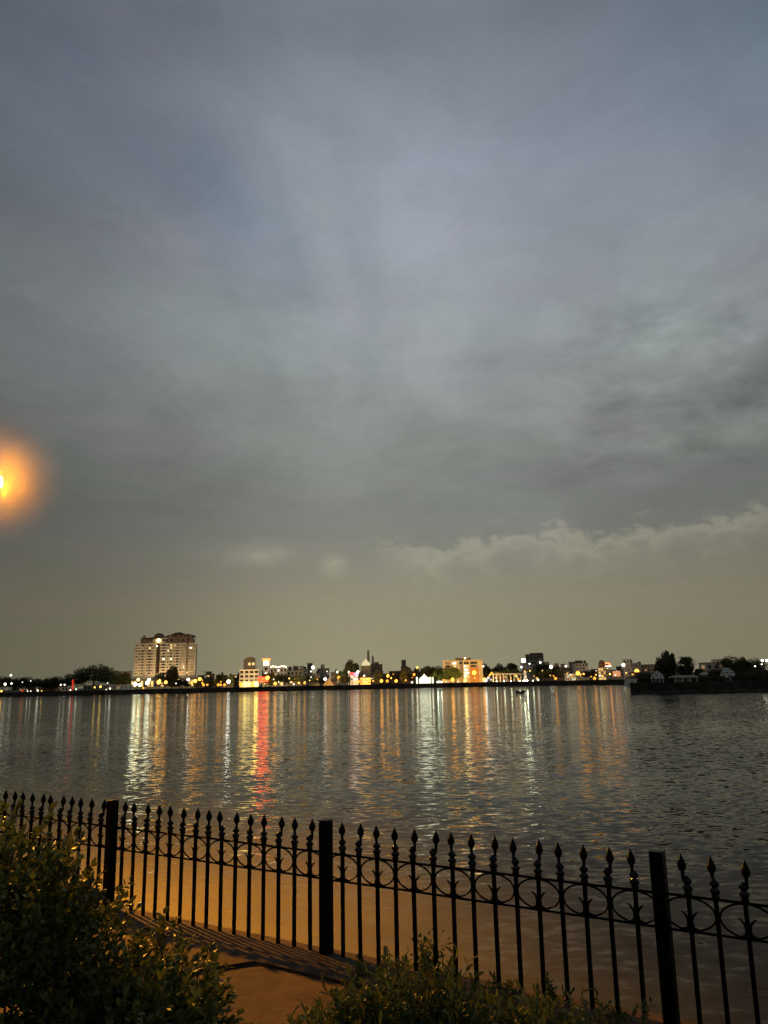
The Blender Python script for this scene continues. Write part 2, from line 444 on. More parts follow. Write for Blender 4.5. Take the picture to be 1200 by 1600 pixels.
for s in (-1, 1):
    pts = []
    for k in range(0, 23):
        t = math.pi / 2 - s * 0 - k / 22 * math.pi * .93
        pts.append((s * a_ * math.cos(t) if k else 0, 0, zc + hz * math.sin(t)))
    pts2 = pts + [(s * a_ * .10, 0, zb + .018), (s * a_ * .07, 0, zb + .05), (s * a_ * .12, 0, zb + .075), (s * a_ * .26, 0, zb + .098), (s * a_ * .34, 0, zb + .104)]
    rad = [.0065] * len(pts) + [.009, .009, .0075, .0055, .003]
    ring_mb.tube([(x, s * .0005, z) for x, y, z in pts2], rad, 6)
    # small solid leaf where the scroll turns
    ring_mb.tube([(s * a_ * .04, 0, zb + .01), (s * a_ * .16, 0, zb + .012), (s * a_ * .42, 0, zb + .003)], [.008, .010, .003], 6)
ring_me = ring_mb.mesh('scroll', IRON)
def child(name, me, parent, x, tilt=0.0, rz=0.0):
    o = bpy.data.objects.new(name, me); COL.objects.link(o); o.parent = parent; o.location = (x, 0, 0); o.rotation_euler = (0, tilt, rz); return o
for k, u in enumerate((-5.1, -2.55, 0, 2.55, 5.1)):
    bev(child('post', post_me, fence, u, rng.uniform(-.004, .004)), .006)
for bay in (-2, -1, 0, 1):
    u0 = bay * 2.55
    for z, nm in ((.716, 'top_rail'), (.524, 'bottom_rail')):
        MB().tube([(u0 + .04 + (2.47) * t / 8, rng.uniform(-.001, .001), z + rng.uniform(-.002, .002)) for t in range(9)], .0085 if z > .6 else .008, 8).build(nm, IRON, fence)
    for k in range(1, 16):
        x = u0 + k * SPC + rng.uniform(-.004, .004)
        b = child('picket', bar_me, fence, x, rng.uniform(-.006, .006))
        f_ = child('finial', fin_me, b, 0, rng.uniform(-.03, .03), rng.uniform(0, 3)); f_.location = (0, 0, 0)
        c_ = child('collar', col_me, b, 0, 0, rng.uniform(0, 3))
        if k % 2 == 1: child('scroll', ring_me, fence, u0 + k * SPC)

# ------------------------------------------------------------------ near street lamp (its head just enters the frame)
LH = Vector(ray(-9, 744)); LH = LH / LH.y * 13.0 + Vector((0, 0, CAMZ))
lamp = emp('street_lamp', (LH.x - .9, LH.y - 2.0, -.1)); tag(lamp, 'sodium street lamp glowing orange over the railing at the left edge', 'street lamp')
lp = lamp.location
hx, hy_, hz_ = LH.x - lp.x, LH.y - lp.y, LH.z
MB().lathe([(.10, 0), (.10, .25), (.055, .3), (.045, hz_ - .2), (.03, hz_ + .1)], 12).build('pole', METAL, lamp)
MB().tube([(0, 0, hz_ + .02), (hx * .3, hy_ * .3, hz_ + .25), (hx * .75, hy_ * .75, hz_ + .28), (hx, hy_, hz_ + .20)], .022, 8).build('arm', METAL, lamp)
hd = MB().lathe([(.06, .20), (.055, .23), (.045, .26), (.02, .30)], 14, (hx, hy_, hz_)).build('lamp_head', METAL, lamp)
LAMPW = 11500.0
MB().ball((hx, hy_, hz_), .13, 3, 1.0).build('bulb', glow('sodium_bulb', (1.0, .40, .02), LAMPW), lamp)
# ball of thin volume added round the bulb to imitate its lens halo
mi = MB().ball((LH.x, LH.y, LH.z), 1.9, 4).build('lamp_halo', None); mi['kind'] = 'stuff'
mm = bpy.data.materials.new('lamp_halo'); mm.use_nodes = True; q = NG(mm.node_tree); q.n.remove(q.n['Principled BSDF'])
pvn = q.node('ShaderNodeVolumePrincipled'); gp = q.node('ShaderNodeNewGeometry'); vd = q.node('ShaderNodeVectorMath', operation='DISTANCE'); q.l.new(gp.outputs['Position'], vd.inputs[0]); vd.inputs[1].default_value = LH
dn = q.m('SUBTRACT', 1.0, q.m('DIVIDE', vd.outputs['Value'], 1.3), clamp=True); dn = q.m('MULTIPLY', q.m('MULTIPLY', dn, dn), .0125)
q.l.new(dn, pvn.inputs['Density']); pvn.inputs['Anisotropy'].default_value = 0.0
pvn.inputs['Color'].default_value = (1, .74, .22, 1)
q.l.new(pvn.outputs[0], q.n['Material Output'].inputs['Volume']); mi.data.materials.append(mm)

# ------------------------------------------------------------------ near plants
def leaf_geo(mb, tint, p, d, nrm, L, W, t, fold=.15):
    d = d.normalized(); s = d.cross(nrm)
    if s.length < 1e-4: s = Vector((1, 0, 0))
    s.normalize(); nn = s.cross(d).normalized()
    o = len(mb.v)
    P = [p, p + d * L * .35 + s * W * .5 + nn * L * fold * .3, p + d * L * .75 + s * W * .38 + nn * L * fold * .2, p + d * L - nn * L * fold * .4,
         p + d * L * .75 - s * W * .38 + nn * L * fold * .2, p + d * L * .35 - s * W * .5 + nn * L * fold * .3, p + d * L * .4 - nn * L * .03, p + d * L * .75 - nn * L * .06]
    mb.add(P, [(0, 1, 6), (0, 6, 5), (1, 2, 7, 6), (6, 7, 4, 5), (2, 3, 7), (7, 3, 4)], True)
    tint += [t] * 6
def rdir(r):
    v = Vector((r.gauss(0, 1), r.gauss(0, 1), r.gauss(0, 1))); return v.normalized()
def bush(name, label, lobes, nshoot, L, W, seed, m, cat='shrub', group=None, up=.5, wild=.12):
    """woody shrub: stems from the foot, shoots spread through the lobes, leaves in whorls on each shoot"""
    r = random.Random(seed)
    foot = Vector((sum(l[0][0] for l in lobes) / len(lobes), sum(l[0][1] for l in lobes) / len(lobes), -.02))
    root = emp(name, foot); tag(root, label, cat, group)
    fo = MB(); tint = []; st_ = MB()
    tot = sum(l[1] * l[2] * l[3] for l in lobes) 
    for (c, rx, ry, rz) in lobes:
        c = Vector(c) - foot
        k = int(nshoot * (rx * ry * rz) / tot)
        for i in range(k):
            v = rdir(r)
            if v.z < -.25: v.z = -v.z
            rad = r.uniform(.35, 1.0) ** .5 * (1 + r.gauss(0, wild))
            p = c + Vector((v.x * rx, v.y * ry, v.z * rz)) * rad
            if p.z < .03: continue
            d = (Vector((v.x, v.y, v.z * 1.0)) + Vector((0, 0, up)) + rdir(r) * .5).normalized()
            SL = L * r.uniform(1.4, 2.8)
            ct = min(1, max(0, .5 + .25 * math.sin(p.x * 7 + seed) + .2 * math.sin(p.y * 9 + p.z * 8) + r.gauss(0, .12)))
            nl = r.randint(6, 10)
            for j in range(nl):
                q_ = p + d * SL * (j / nl)
                ld = (d * (.5 + .5 * j / nl) + rdir(r) * .8).normalized()
                leaf_geo(fo, tint, q_, ld, rdir(r) + Vector((0, 0, 1.3)), L * r.uniform(.6, 1.15), W * r.uniform(.7, 1.2), min(1, max(0, ct + r.gauss(0, .15))), r.uniform(.0, .35))
            if i % 3 == 0:
                st_.tube([p - d * SL * .3, p + d * SL], [.003, .0015], 4)
        for i in range(5):
            v = rdir(r); e_ = c + Vector((v.x * rx, v.y * ry, abs(v.z) * rz)) * .7
            b0 = Vector((r.uniform(-.08, .08), r.uniform(-.08, .08), 0))
            st_.tube([b0, b0.lerp(e_, .5) + rdir(r) * .06, e_], [.014, .009, .004], 5)
    fo.build('foliage', m, root, tint)
    st_.build('stem', BARK, root)
    return root
def nb(px, py, y): # survey point for the plants
    d = ray(px, py); return tuple(d / d.y * y + Vector((0, 0, CAMZ)))
pb = ray(438, 1491); pb = pb * (-(CAMZ + .025) / pb.z) + Vector((0, 0, CAMZ + .002 + .025 + .010 - .025 - .002))
bm_ = MB().ball((0, 0, 0), 1, 2); bm_.v = [(x * .026 * (1 + .2 * math.sin(7 * y)), y * .018, z * .012 * (1 + .2 * math.cos(5 * x))) for x, y, z in bm_.v]
tag(bm_.build('pebble', mat('pale_stone', (.5, .42, .33), .8, .2, 20), loc=pb), 'small pale stone lying on the paving near the middle railing post', 'stone')
bush('broadleaf_shrub', 'big rounded broad-leaved shrub in the lower left corner, hiding the railing foot',
     [((-1.75, 3.5, .76), .62, .55, .62), ((-1.12, 3.35, .42), .42, .45, .46), ((-1.35, 3.1, .30), .55, .4, .45), ((-2.2, 3.9, .75), .5, .5, .62), ((-1.0, 3.35, .40), .32, .36, .42), ((-1.05, 3.75, .42), .36, .36, .44)], 7600, .042, .021, 3, BUSHL)
LOW = [(.30, 3.02, .50, 'low leafy shrub at bottom edge, below the middle railing post', 11, .50, .30),
       (.98, 3.12, .42, 'low leafy shrub at bottom edge, right of the middle post', 12, .42, .26),
       (-.62, 2.75, .36, 'small leafy shrub at bottom edge, in front of the big rounded shrub', 13, .36, .26)]
bush('low_shrub', 'low bushy shrub at the bottom edge, in front of the middle railing post', [((.06, 3.1, .56), .36, .3, .36), ((-.22, 3.05, .47), .26, .26, .34), ((-.42, 3.0, .36), .22, .24, .30)], 1900, .046, .013, 21, GRASSL, up=1.1)
bush('low_shrub', 'low bushy shrub at the bottom edge, just right of the middle railing post', [((.46, 3.1, .46), .36, .3, .34)], 1100, .046, .013, 22, GRASSL, up=1.1)
bush('low_shrub', 'lowest sparse shrub at the bottom edge, towards the right railing post', [((.98, 3.35, .17), .34, .28, .32)], 600, .046, .013, 23, GRASSL, up=1.2, wild=.25)
bush('low_shrub', 'small dark shrub at the bottom edge, between the big shrub and the paving', [((-.86, 2.85, .40), .22, .28, .34)], 900, .042, .016, 24, BUSHL, up=.8)
# weeds growing at the foot of the railing
def weed(p, h, nblade, seed, label, spread=.10):
    r = random.Random(seed); root = emp('weed_clump', p); tag(root, label, 'weed', 'weeds at the railing foot')
    mb = MB(); tint = []
    for i in range(nblade):
        b0 = Vector((r.gauss(0, spread), r.gauss(0, spread * .5), 0)); d = (Vector((r.gauss(0, .35), r.gauss(0, .35), 1))).normalized(); hh = h * r.uniform(.4, 1)
        for j in range(9):
            leaf_geo(mb, tint, b0 + d * hh * j / 9, (d + rdir(r) * .9), rdir(r), .045 * r.uniform(.6, 1.2), .016, r.uniform(.2, .8))
    mb.build('foliage', GRASSL, root, tint)
weed(fl(.88, .04), .30, 30, 5, 'dark leafy weed clump climbing two railing bars right of the middle post', .05)
weed(fl(1.45, -.12), .10, 16, 6, 'short weed tuft on the wall top, third tuft from the right', .14)
weed(fl(1.85, -.06), .22, 12, 7, 'taller thin weed against the bars left of the right post', .06)
weed(fl(2.25, -.16), .16, 18, 8, 'weed tuft at the foot of the right railing post', .12)
weed(fl(.62, -.22), .16, 20, 9, 'weed tuft on the wall top just right of the middle post', .12)
#FAR-BEGIN
# ------------------------------------------------------------------ far bank: trees
def make_tree_meshes(seed, shape, leaf, nleaf=4200):
    r = random.Random(seed); mb = MB(); tint = []; lobes = []
    for i in range(shape[3]):
        v = rdir(r)
        lobes.append((Vector((v.x * shape[0] * .30, v.y * shape[0] * .30, shape[2] + v.z * shape[1] * .34)), shape[0] * r.uniform(.16, .28), shape[1] * r.uniform(.18, .30)))
    for c, a, h in lobes:
        base_t = r.uniform(.15, .8)
        for i in range(nleaf // len(lobes)):
            v = rdir(r); k = r.uniform(.5, 1.05)
            p = c + Vector((v.x * a * k, v.y * a * k, v.z * h * k))
            s = leaf * r.uniform(.5, 1.3); u = rdir(r); w = u.cross(rdir(r)).normalized()
            mb.add([p + u * s, p + w * s, p - u * s * .7, p - w * s], [(0, 1, 2, 3)]); tint.append(min(1, max(0, base_t + r.gauss(0, .2))))
    crown = mb
    tr = MB(); z0 = shape[2] - shape[1] * .25
    tr.tube([(0, 0, -.02), (.006, 0, z0 * .5), (0, .008, z0), (0, 0, shape[2])], [.030, .024, .018, .008], 6)
    for c, a, h in lobes: tr.tube([(0, 0, z0 * .8), tuple(c * .6 + Vector((0, 0, z0 * .35))), tuple(c)], [.014, .009, .003], 4)
    return crown, tint, tr
SHAPES = {'round': (.95, .62, .62, 11), 'tall': (.62, .80, .56, 10), 'wide': (1.5, .70, .60, 14), 'column': (.42, .86, .55, 9)}
TREEM = {}
def tree(kind, px, pytop, D, desc, m=None, name='tree', wscale=1.0, base=None, label=None, group='trees along the far bank'):
    key = (kind, m or 'leaf_dark', int(px) % 2)
    if key not in TREEM:
        c, t, tr = make_tree_meshes(hash(kind) % 7 + int(px) % 2 if False else (len(kind) * 3 + int(px) % 2), SHAPES[kind], .026)
        TREEM[key] = (c.mesh('crown', MATS[m or 'leaf_dark'], t), tr.mesh('trunk', BARK))
    cm_, tm = TREEM[key]
    bz = BZ if base is None else base
    H = Z(px, pytop, D) - bz
    root = emp(name, (X(px, D), D, bz), (px * 1.7) % 6.28); root.scale = (H * wscale, H * wscale, H)
    for nm, me in (('crown', cm_), ('trunk', tm)):
        o = bpy.data.objects.new(nm, me); COL.objects.link(o); o.parent = root
    if label: tag(root, label, 'tree', group)
    else: reg(root, desc, px, 'tree', group)
    return root
PALM = None
def palm(px, pytop, D, desc, m='leaf_dark', base=None, label=None, thick=1.0):
    global PALM
    if PALM is None: PALM = {}
    if m not in PALM:
        r = random.Random(5); mb = MB(); tint = []
        for i in range(22):
            a = i * 2.4; e = r.uniform(-.2, 1.1); L = r.uniform(.26, .36); pts = []
            for j in range(8):
                t = j / 7; pts.append(Vector((math.cos(a) * L * t * math.cos(e * (1 - t * .5)), math.sin(a) * L * t * math.cos(e * (1 - t * .5)), .78 + L * (math.sin(e) * t - .75 * t * t))))
            for j in range(7):
                d = pts[j + 1] - pts[j]; s = d.cross(Vector((0, 0, 1))).normalized()
                for sg in (-1, 1):
                    for q_ in range(3):
                        b_ = pts[j].lerp(pts[j + 1], q_ / 3); tip = b_ + (s * sg * .085 + d * .8 - Vector((0, 0, .03))) * (1 - j / 9)
                        mb.add([b_, b_ + d * .22, tip], [(0, 1, 2)]); tint.append(r.uniform(.2, .9))
        tr = MB().tube([(0, 0, 0), (.012, 0, .3), (.006, 0, .6), (0, 0, .79)], [.024, .017, .014, .018], 7)
        PALM[m] = (mb.mesh('crown', MATS[m], tint), tr.mesh('trunk', BARK))
    bz = BZ if base is None else base; H = Z(px, pytop, D) - bz
    root = emp('palm_tree', (X(px, D), D, bz), px % 6); root.scale = (H * thick, H * thick, H)
    for nm, me in zip(('crown', 'trunk'), PALM[m]):
        o = bpy.data.objects.new(nm, me); COL.objects.link(o); o.parent = root
    if label: tag(root, label, 'palm tree', 'palms on the far bank')
    else: reg(root, desc, px, 'palm tree', 'palms on the far bank')

# ------------------------------------------------------------------ far bank: lamps
GLOBES = {}
def lampo(px, py, c, r=.55, L=None, D=None, kind='lamp', base=None):
    if px < 190: r *= .72; L = L or (1.2 if c == 'R' else 4)
    if L is None: L = (11 if px < 430 else 6.5) if r >= .8 else 2.8
    if D is None and base is None: r *= 1.28; L /= 1.55
    up = hy(px) - py
    if D is None: D = shoreD(px) + (3.0 if up < 6 else 14 + (px * 7) % 9)
    z = Z(px, py, D); bz = BZ if base is None else base
    z = max(z, bz + r + .4)
    x = X(px, D) + (Z(px, py, D) - CAMZ) * 0
    x = ray(px, py).x / ray(px, py).y * D
    root = emp('street_lamp', (x, D, bz))
    key = (c, round(r, 2), L)
    if key not in GLOBES: GLOBES[key] = MB().ball((0, 0, 0), r, 1).mesh('globe', glow(f'glow_{c}_{L}', LC[c], L))
    g_ = bpy.data.objects.new('globe', GLOBES[key]); COL.objects.link(g_); g_.parent = root; g_.location = (0, 0, z - bz)
    MB().lathe([(.14, 0), (.07, .3), (.05, z - bz - r * .8)], 6).build('pole', METAL, root)
    sz = 'large' if r >= .9 else ('small' if r < .45 else 'plain')
    ht = 'high' if up > 12 else ('tall' if up > 6 else 'low')
    reg(root, f'{ht} {sz if sz != "plain" else ""} {CN[c]} lamp'.replace('  ', ' '), px, 'street lamp', 'street lamps along the far bank')
    return root
B, M_, S = .95, .60, .36
SPOTW = 11000.0
LAMPS = [(17, 1055, 'W', .8), (8, 1069, 'W', B), (18, 1068, 'W', .7), (2, 1083, 'Y', .7), (35, 1066, 'W', S), (48, 1064, 'W', S), (35, 1080, 'R', .7), (43, 1081, 'W', S), (48, 1081, 'W', S),
         (59, 1080, 'W', M_), (65, 1081, 'Y', S), (95, 1070, 'W', M_), (101, 1070, 'W', M_), (110, 1078, 'W', .5), (119, 1077, 'G', .5), (148, 1074, 'Y', M_), (157, 1073, 'Y', .8), (168, 1067, 'W', S), (166, 1078, 'W', S), (172, 1076, 'W', M_),
         (211, 1069, 'G', 1.0), (218, 1070, 'G', .8), (230, 1067, 'G', 1.0), (237, 1067, 'Y', .5), (248, 1066, 'A', 1.0), (259, 1066, 'A', .8), (224, 1075, 'A', .5), (275, 1068, 'W', S), (299, 1066, 'A', .5), (305, 1064, 'A', .9), (312, 1061, 'A', .85),
         (318, 1070, 'A', .7), (324, 1070, 'A', .55), (341, 1070, 'A', .7), (345, 1070, 'A', .6), (351, 1070, 'A', .7), (357, 1065, 'W', .95), (400, 1068, 'Y', 1.0), (375, 1069, 'A', .6), (418, 1059, 'A', 1.0), (430, 1068, 'A', .8), (440, 1068, 'Y', .7), (452, 1060, 'Y', .5), (456, 1066, 'A', .5),
         (459, 1069, 'W', .5), (467, 1067, 'Y', .6), (476, 1067, 'A', .7), (489, 1043, 'W', .9), (486, 1049, 'W', .5), (486, 1058, 'W', S), (508, 1061, 'W', .8), (527, 1050, 'W', .7), (529, 1058, 'A', .7), (545, 1050, 'W', .6), (511, 1049, 'W', S),
         (559, 1050, 'W', .8), (569, 1056, 'W', .6), (560, 1065, 'A', .75), (576, 1064, 'A', .6), (583, 1064, 'A', .55), (596, 1064, 'A', .85), (606, 1056, 'A', .8), (605, 1064, 'A', .75), (619, 1064, 'A', .8), (634, 1063, 'A', .5), (647, 1054, 'A', .75),
         (652, 1043, 'Y', .75), (651, 1060, 'W', S), (644, 1069, 'W', .6), (687, 1068, 'W', .6), (687, 1055, 'W', S), (693, 1063, 'A', .6), (697, 1065, 'W', S), (707, 1062, 'A', .9), (716, 1065, 'W', S), (727, 1063, 'Y', .85), (741, 1051, 'A', 1.15),
         (755, 1041, 'W', .55), (757, 1062, 'A', 1.0), (759, 1065, 'W', .8), (763, 1059, 'W', .6), (767, 1062, 'W', S), (768, 1052, 'A', .7), (806, 1056, 'Y', .55), (810, 1061, 'A', .5), (839, 1060, 'A', .55), (841, 1066, 'W', .55), (868, 1060, 'A', .7), (865, 1056, 'A', S),
         (861, 1042, 'W', .9), (884, 1041, 'W', .6), (903, 1052, 'A', 1.0), (929, 1060, 'A', .7), (974, 1039, 'W', .8), (995, 1049, 'A', 1.1)]
def add_fill_spot(root, c, z, power):
    # added spot facing landwards, brightens houses and trees behind the plain globe
    ld = bpy.data.lights.new('fill_spot', 'SPOT'); ld.energy = power; ld.spot_size = R(165); ld.spot_blend = .6; ld.shadow_soft_size = .4
    ld.color = tuple(v ** .8 for v in LC[c]); o = bpy.data.objects.new('fill_spot', ld); COL.objects.link(o); o.parent = root
    o.location = (0, 1.3, z); o.rotation_euler = (R(72), 0, 0)
for i, a in enumerate(LAMPS):
    rt = lampo(a[0], a[1], a[2], a[3])
    if a[0] > 195 and a[3] >= .5:
        z = max(2.6, Z(a[0], a[1], rt.location.y) - BZ)
        add_fill_spot(rt, a[2], z, SPOTW * a[3] ** 2 * (1.0 if a[2] in 'AY' else .6))

for i, p in enumerate((300, 316, 334, 352, 366, 409, 427, 441, 462, 474, 496, 534, 556, 590, 611, 626, 640, 650, 704, 765, 783, 801, 846, 862, 879, 893, 912, 922, 931, 953, 968, 979)):  # lamps added behind the trees to lift the warm glow on the houses
    lampo(p, hy(p) - 4.5 - (i * 5) % 4, 'A', .5 + .06 * (i % 3), 8, D=572 + (i * 11) % 14)
r4 = random.Random(41)
for i in range(44):
    p = 300 + i * 15.7 + r4.uniform(-6, 6)
    if 650 < p < 678 or 505 < p < 523: continue
    lampo(p, hy(p) - r4.choice((2, 4, 5, 8, 12)) - r4.uniform(0, 1.5), r4.choice('AAAYAW'), r4.uniform(.34, .5), 2.6, D=shoreD(p) + r4.uniform(12, 60))
# ------------------------------------------------------------------ far bank: buildings
WG = {c: glow(f'lit_window_{c}', col, s) for c, col, s in (('Y', (1, .68, .25), 1.1), ('W', (1, .90, .70), 1.6), ('A', (1, .5, .15), .9), ('D', (1, .6, .3), .28), ('G', (.9, 1, .7), 1.0))}
def bldg(name, label, px0, px1, ptop, D, depth, wm, floors, cols, lit='', seed=0, roof='flat', desc=None, base=None, cat='building', skip0=0, turn=0.0, win=(.55, .5), group=None):
    """front is local -y; windows are glazed boxes standing 4 cm out of the wall, each with its sill"""
    pc = (px0 + px1) / 2; bz = BZ if base is None else base
    W = X(px1, D) - X(px0, D); H = Z(pc, ptop, D) - bz
    root = emp(name, (X(pc, D), D, bz), -math.atan(X(pc, D) / D) * .8 + turn)
    MB().box(-W / 2, W / 2, 0, depth, -.5, H - .3).build('wall', wm, root)
    rf = MB().box(-W / 2 - .25, W / 2 + .25, -.25, depth + .25, H - .3, H)
    rf.build('roof', ROOFM if roof != 'pale' else wm, root)
    r = random.Random(seed + int(px0))
    fh = H / max(1, floors + .15); cw = W / max(1, cols)
    lits = list(lit); r.shuffle(lits)
    cells = [(i, j) for j in range(skip0, floors) for i in range(cols)]; r.shuffle(cells)
    pan = MB(); any_band = False
    for k, (i, j) in enumerate(cells):
        x = -W / 2 + (i + .5) * cw; z = (j + .28) * fh; ww = cw * win[0] * r.uniform(.8, 1.1); wh = fh * win[1]
        m = WG[lits[k]] if k < len(lits) else GLASS
        w_ = MB().box(x - ww / 2, x + ww / 2, -.04, .1, z, z + wh).build('window', m, root)
        if k % 3 == 0: MB().box(x - ww / 2 - .12, x + ww / 2 + .12, -.28, -.042, z - .14, z - .02).build('sill', wm, w_)
    for j in range(1, floors):
        MB().box(-W / 2 - .06, W / 2 + .06, -.16, -.002, j * fh - .09, j * fh + .09).build('floor_band', wm, root)
    if desc: reg(root, desc, pc, cat, group)
    else: tag(root, label, cat, group)
    return root, W, H
def extra(root, nm, mb, m, parent=None): return mb.build(nm, m, parent or root)

# --- tall apartment tower
D = 760; s_ = D / F / math.cos(0)
root, W, H = (emp('apartment_tower', (X(256, D), D, BZ), .16), 57.0, 0)
tag(root, 'tall pale apartment tower with banded balconies, dark stair slot and brown roof gables', 'building')
W = X(303, D) - X(210, D)
zf = lambda py: Z(256, py, D) - BZ
xf = lambda p: (p - 256.5) / 93 * W
top = zf(1006); FH = (zf(1006) - zf(1054)) / 11
wallm = mat('tower_render', (.60, .49, .34), .9, .12, .15)
bandm = mat('tower_bands', (.80, .72, .58), .85, .1, .3)
wings = [(210, 228, 1.5), (228, 242.2, 0), (249, 268, 0), (268, 288, 1.2), (293, 303.5, 2.2)]
body = MB()
for a, b, d in wings: body.box(xf(a), xf(b) - .01, d, 18, 0, top)
body.box(xf(242.2), xf(249), 4.0, 17.5, 0, top + 1); body.box(xf(288), xf(293), 3.6, 17.6, 0, top)
extra(root, 'wall', body, wallm)
for k in range(15):
    z = top - k * FH
    if z < 3: break
    mb = MB()
    for a, b, d in wings: mb.box(xf(a) - .2, xf(b) + .15, d - .9, d - .004, z - .55, z + .5)
    extra(root, 'balcony_band', mb, bandm)
slot = extra(root, 'stair_slot', MB().box(xf(243), xf(248.4), 3.2, 3.99, zf(1051), top + .6), mat('dark_cladding', (.075, .045, .035), .6, .2, .3))
r = random.Random(9); nwin = 0
lit = {(4, 9): 'Y', (9, 9): 'Y', (10, 10): 'Y', (9, 10): 'Y', (8, 8): 'W', (7, 5): 'W', (9, 5): 'W', (13, 3): 'Y', (13, 2): 'W', (1, 9): 'D', (2, 9): 'D', (6, 5): 'D', (15, 9): 'W', (3, 0): 'Y', (5, 0): 'Y', (12, 0): 'A', (14, 0): 'Y', (10, 4): 'D'}
colx = [213, 217.5, 222, 229.5, 233, 236.5, 251, 254.5, 261, 266, 271, 275, 280.5, 285, 290.5, 295.5, 300]
cw_ = [1.2, 1.1, 2.3, .9, 2.6, .9, 1.0, 2.6, 1, 2.4, 1.0, 1.9, 2.2, .9, 2.0, 2.6, 1.1]
for ci, p in enumerate(colx):
    d = next((d for a, b, d in wings if a <= p <= b), 3.6)
    for fl_ in range(11):
        L_ = lit.get((ci, fl_))
        if cw_[ci] < 1.5 and not L_ and (ci + fl_) % 2: continue
        if nwin >= 99 and not L_: continue
        z = zf(1054) + fl_ * FH; w = cw_[ci] * r.uniform(.8, 1.1); nwin += 1
        extra(root, 'window', MB().box(xf(p) - w / 2, xf(p) + w / 2, d - .05, d + .1, z + .62, z + FH - .62), WG[L_] if L_ else GLASS)
for a, b, d in wings: extra(root, 'pier', MB().box(xf(b) - .45, xf(b) + .15, d - .95, d - .9, 4, top + .3), bandm)
# roof storey: gabled brown attic blocks, arched openings, drum and curved roofs
att = MB(); att.box(xf(218), xf(300), 2, 16, top + .5, zf(998)); att.box(xf(258), xf(297), 1.2, 15, top + .5, zf(995))
extra(root, 'attic', att, mat('attic_render', (.27, .19, .14), .9, .2, .3))
def gable(x0, x1, z0, z1, y0, y1):
    xm = (x0 + x1) / 2; pts = [(x0, z0)] + [(x0 + (x1 - x0) * t / 8, z0 + (z1 - z0) * math.sin(math.pi * t / 8) ** .8) for t in range(1, 8)] + [(x1, z0)]
    mb = MB(); n_ = len(pts); mb.add([(x, y0, z) for x, z in pts] + [(x, y1, z) for x, z in pts], [tuple(range(n_)), tuple(range(2 * n_ - 1, n_ - 1, -1))] + [(i, n_ + i, n_ + (i + 1) % n_, (i + 1) % n_) for i in range(n_)])
    return mb
att_r = mat('attic_tiles', (.09, .065, .05), .9, .3, .4)
def profile(pts, y0, y1):
    n_ = len(pts); v = [(xf(a), zf(b)) for a, b in pts]
    return MB().add([(x, y0, z) for x, z in v] + [(x, y1, z) for x, z in v], [tuple(range(n_)), tuple(range(2 * n_ - 1, n_ - 1, -1))] + [(i, n_ + i, n_ + (i + 1) % n_, (i + 1) % n_) for i in range(n_)])
for pts in ([(217, 998), (221, 995.6), (233, 996.2), (238, 994.6), (241.5, 997.5)], [(238.5, 995.5), (240, 991), (245, 989), (250, 989.6), (252.5, 993.5), (252, 995.5)],
            [(255, 995.4), (258, 993.2), (266, 991), (271, 988.6), (280, 988), (284, 990), (287, 991), (287, 995.4)], [(287.3, 995.4), (289, 990.6), (294, 991.4), (301, 993.2), (301.5, 995.4)]):
    extra(root, 'roof', profile(pts, .6, 16.5), att_r)
for x0, x1 in ((222, 226), (262, 266), (274, 279), (292, 296)): extra(root, 'roof_box', MB().box(xf(x0), xf(x1), -.4, .4, zf(996.5), zf(992.6)), mat('attic_render', (.27, .19, .14)))
for p in (236, 252, 258, 266, 275, 283, 291): extra(root, 'attic_window', MB().lathe([(1.1, 0), (1.1, .5)], 12), GLASS).matrix_local = Matrix.Translation((xf(p), 1.9 if p < 257 or p > 297 else 1.1, zf(1000))) @ Matrix.Rotation(math.pi / 2, 4, 'X')
extra(root, 'beacon_lamp', MB().ball((xf(245.5), 1.0, zf(1000.5)), 1.25, 2), glow('beacon_yellow', (1, .85, .35), 40))
extra(root, 'wall_lamp', MB().ball((xf(243.5), 2.6, zf(1009)), .45, 1), glow('beacon_small', (1, .85, .5), 14))
pod = MB().box(xf(205), xf(309), -22, .2, 0, zf(1060)); extra(root, 'podium', pod, mat('podium_render', (.58, .46, .26), .85, .12, .3))
extra(root, 'podium_cornice', MB().box(xf(205) - .3, xf(309) + .3, -22.4, -21.6, zf(1060) + .01, zf(1060) + 1.7), bandm)  # raised to screen the added facade lamps from the lake
for i, p in enumerate(range(208, 307, 5)):
    extra(root, 'arcade_opening', MB().box(xf(p) - 1.0, xf(p) + 1.0, -22.08, -21.9, 2.0, zf(1063.5)), WG['Y'] if i % 3 == 1 else (WG['A'] if i % 4 == 2 else GLASS))
for p in range(212, 306, 11): extra(root, 'facade_fill', MB().ball((xf(p), -20.5, zf(1060) + .75), .5, 1), glow('facade_fill_warm', (1, .68, .33), 340))  # added lamps, hidden on the podium roof, that brighten the tower front
for i, p in enumerate((216, 233, 250, 262, 278, 294)):  # further lamps added before the podium to light the tower facade
    lampo(p, 1062, 'W' if i % 2 else 'Y', 1.2, 16, D=715)

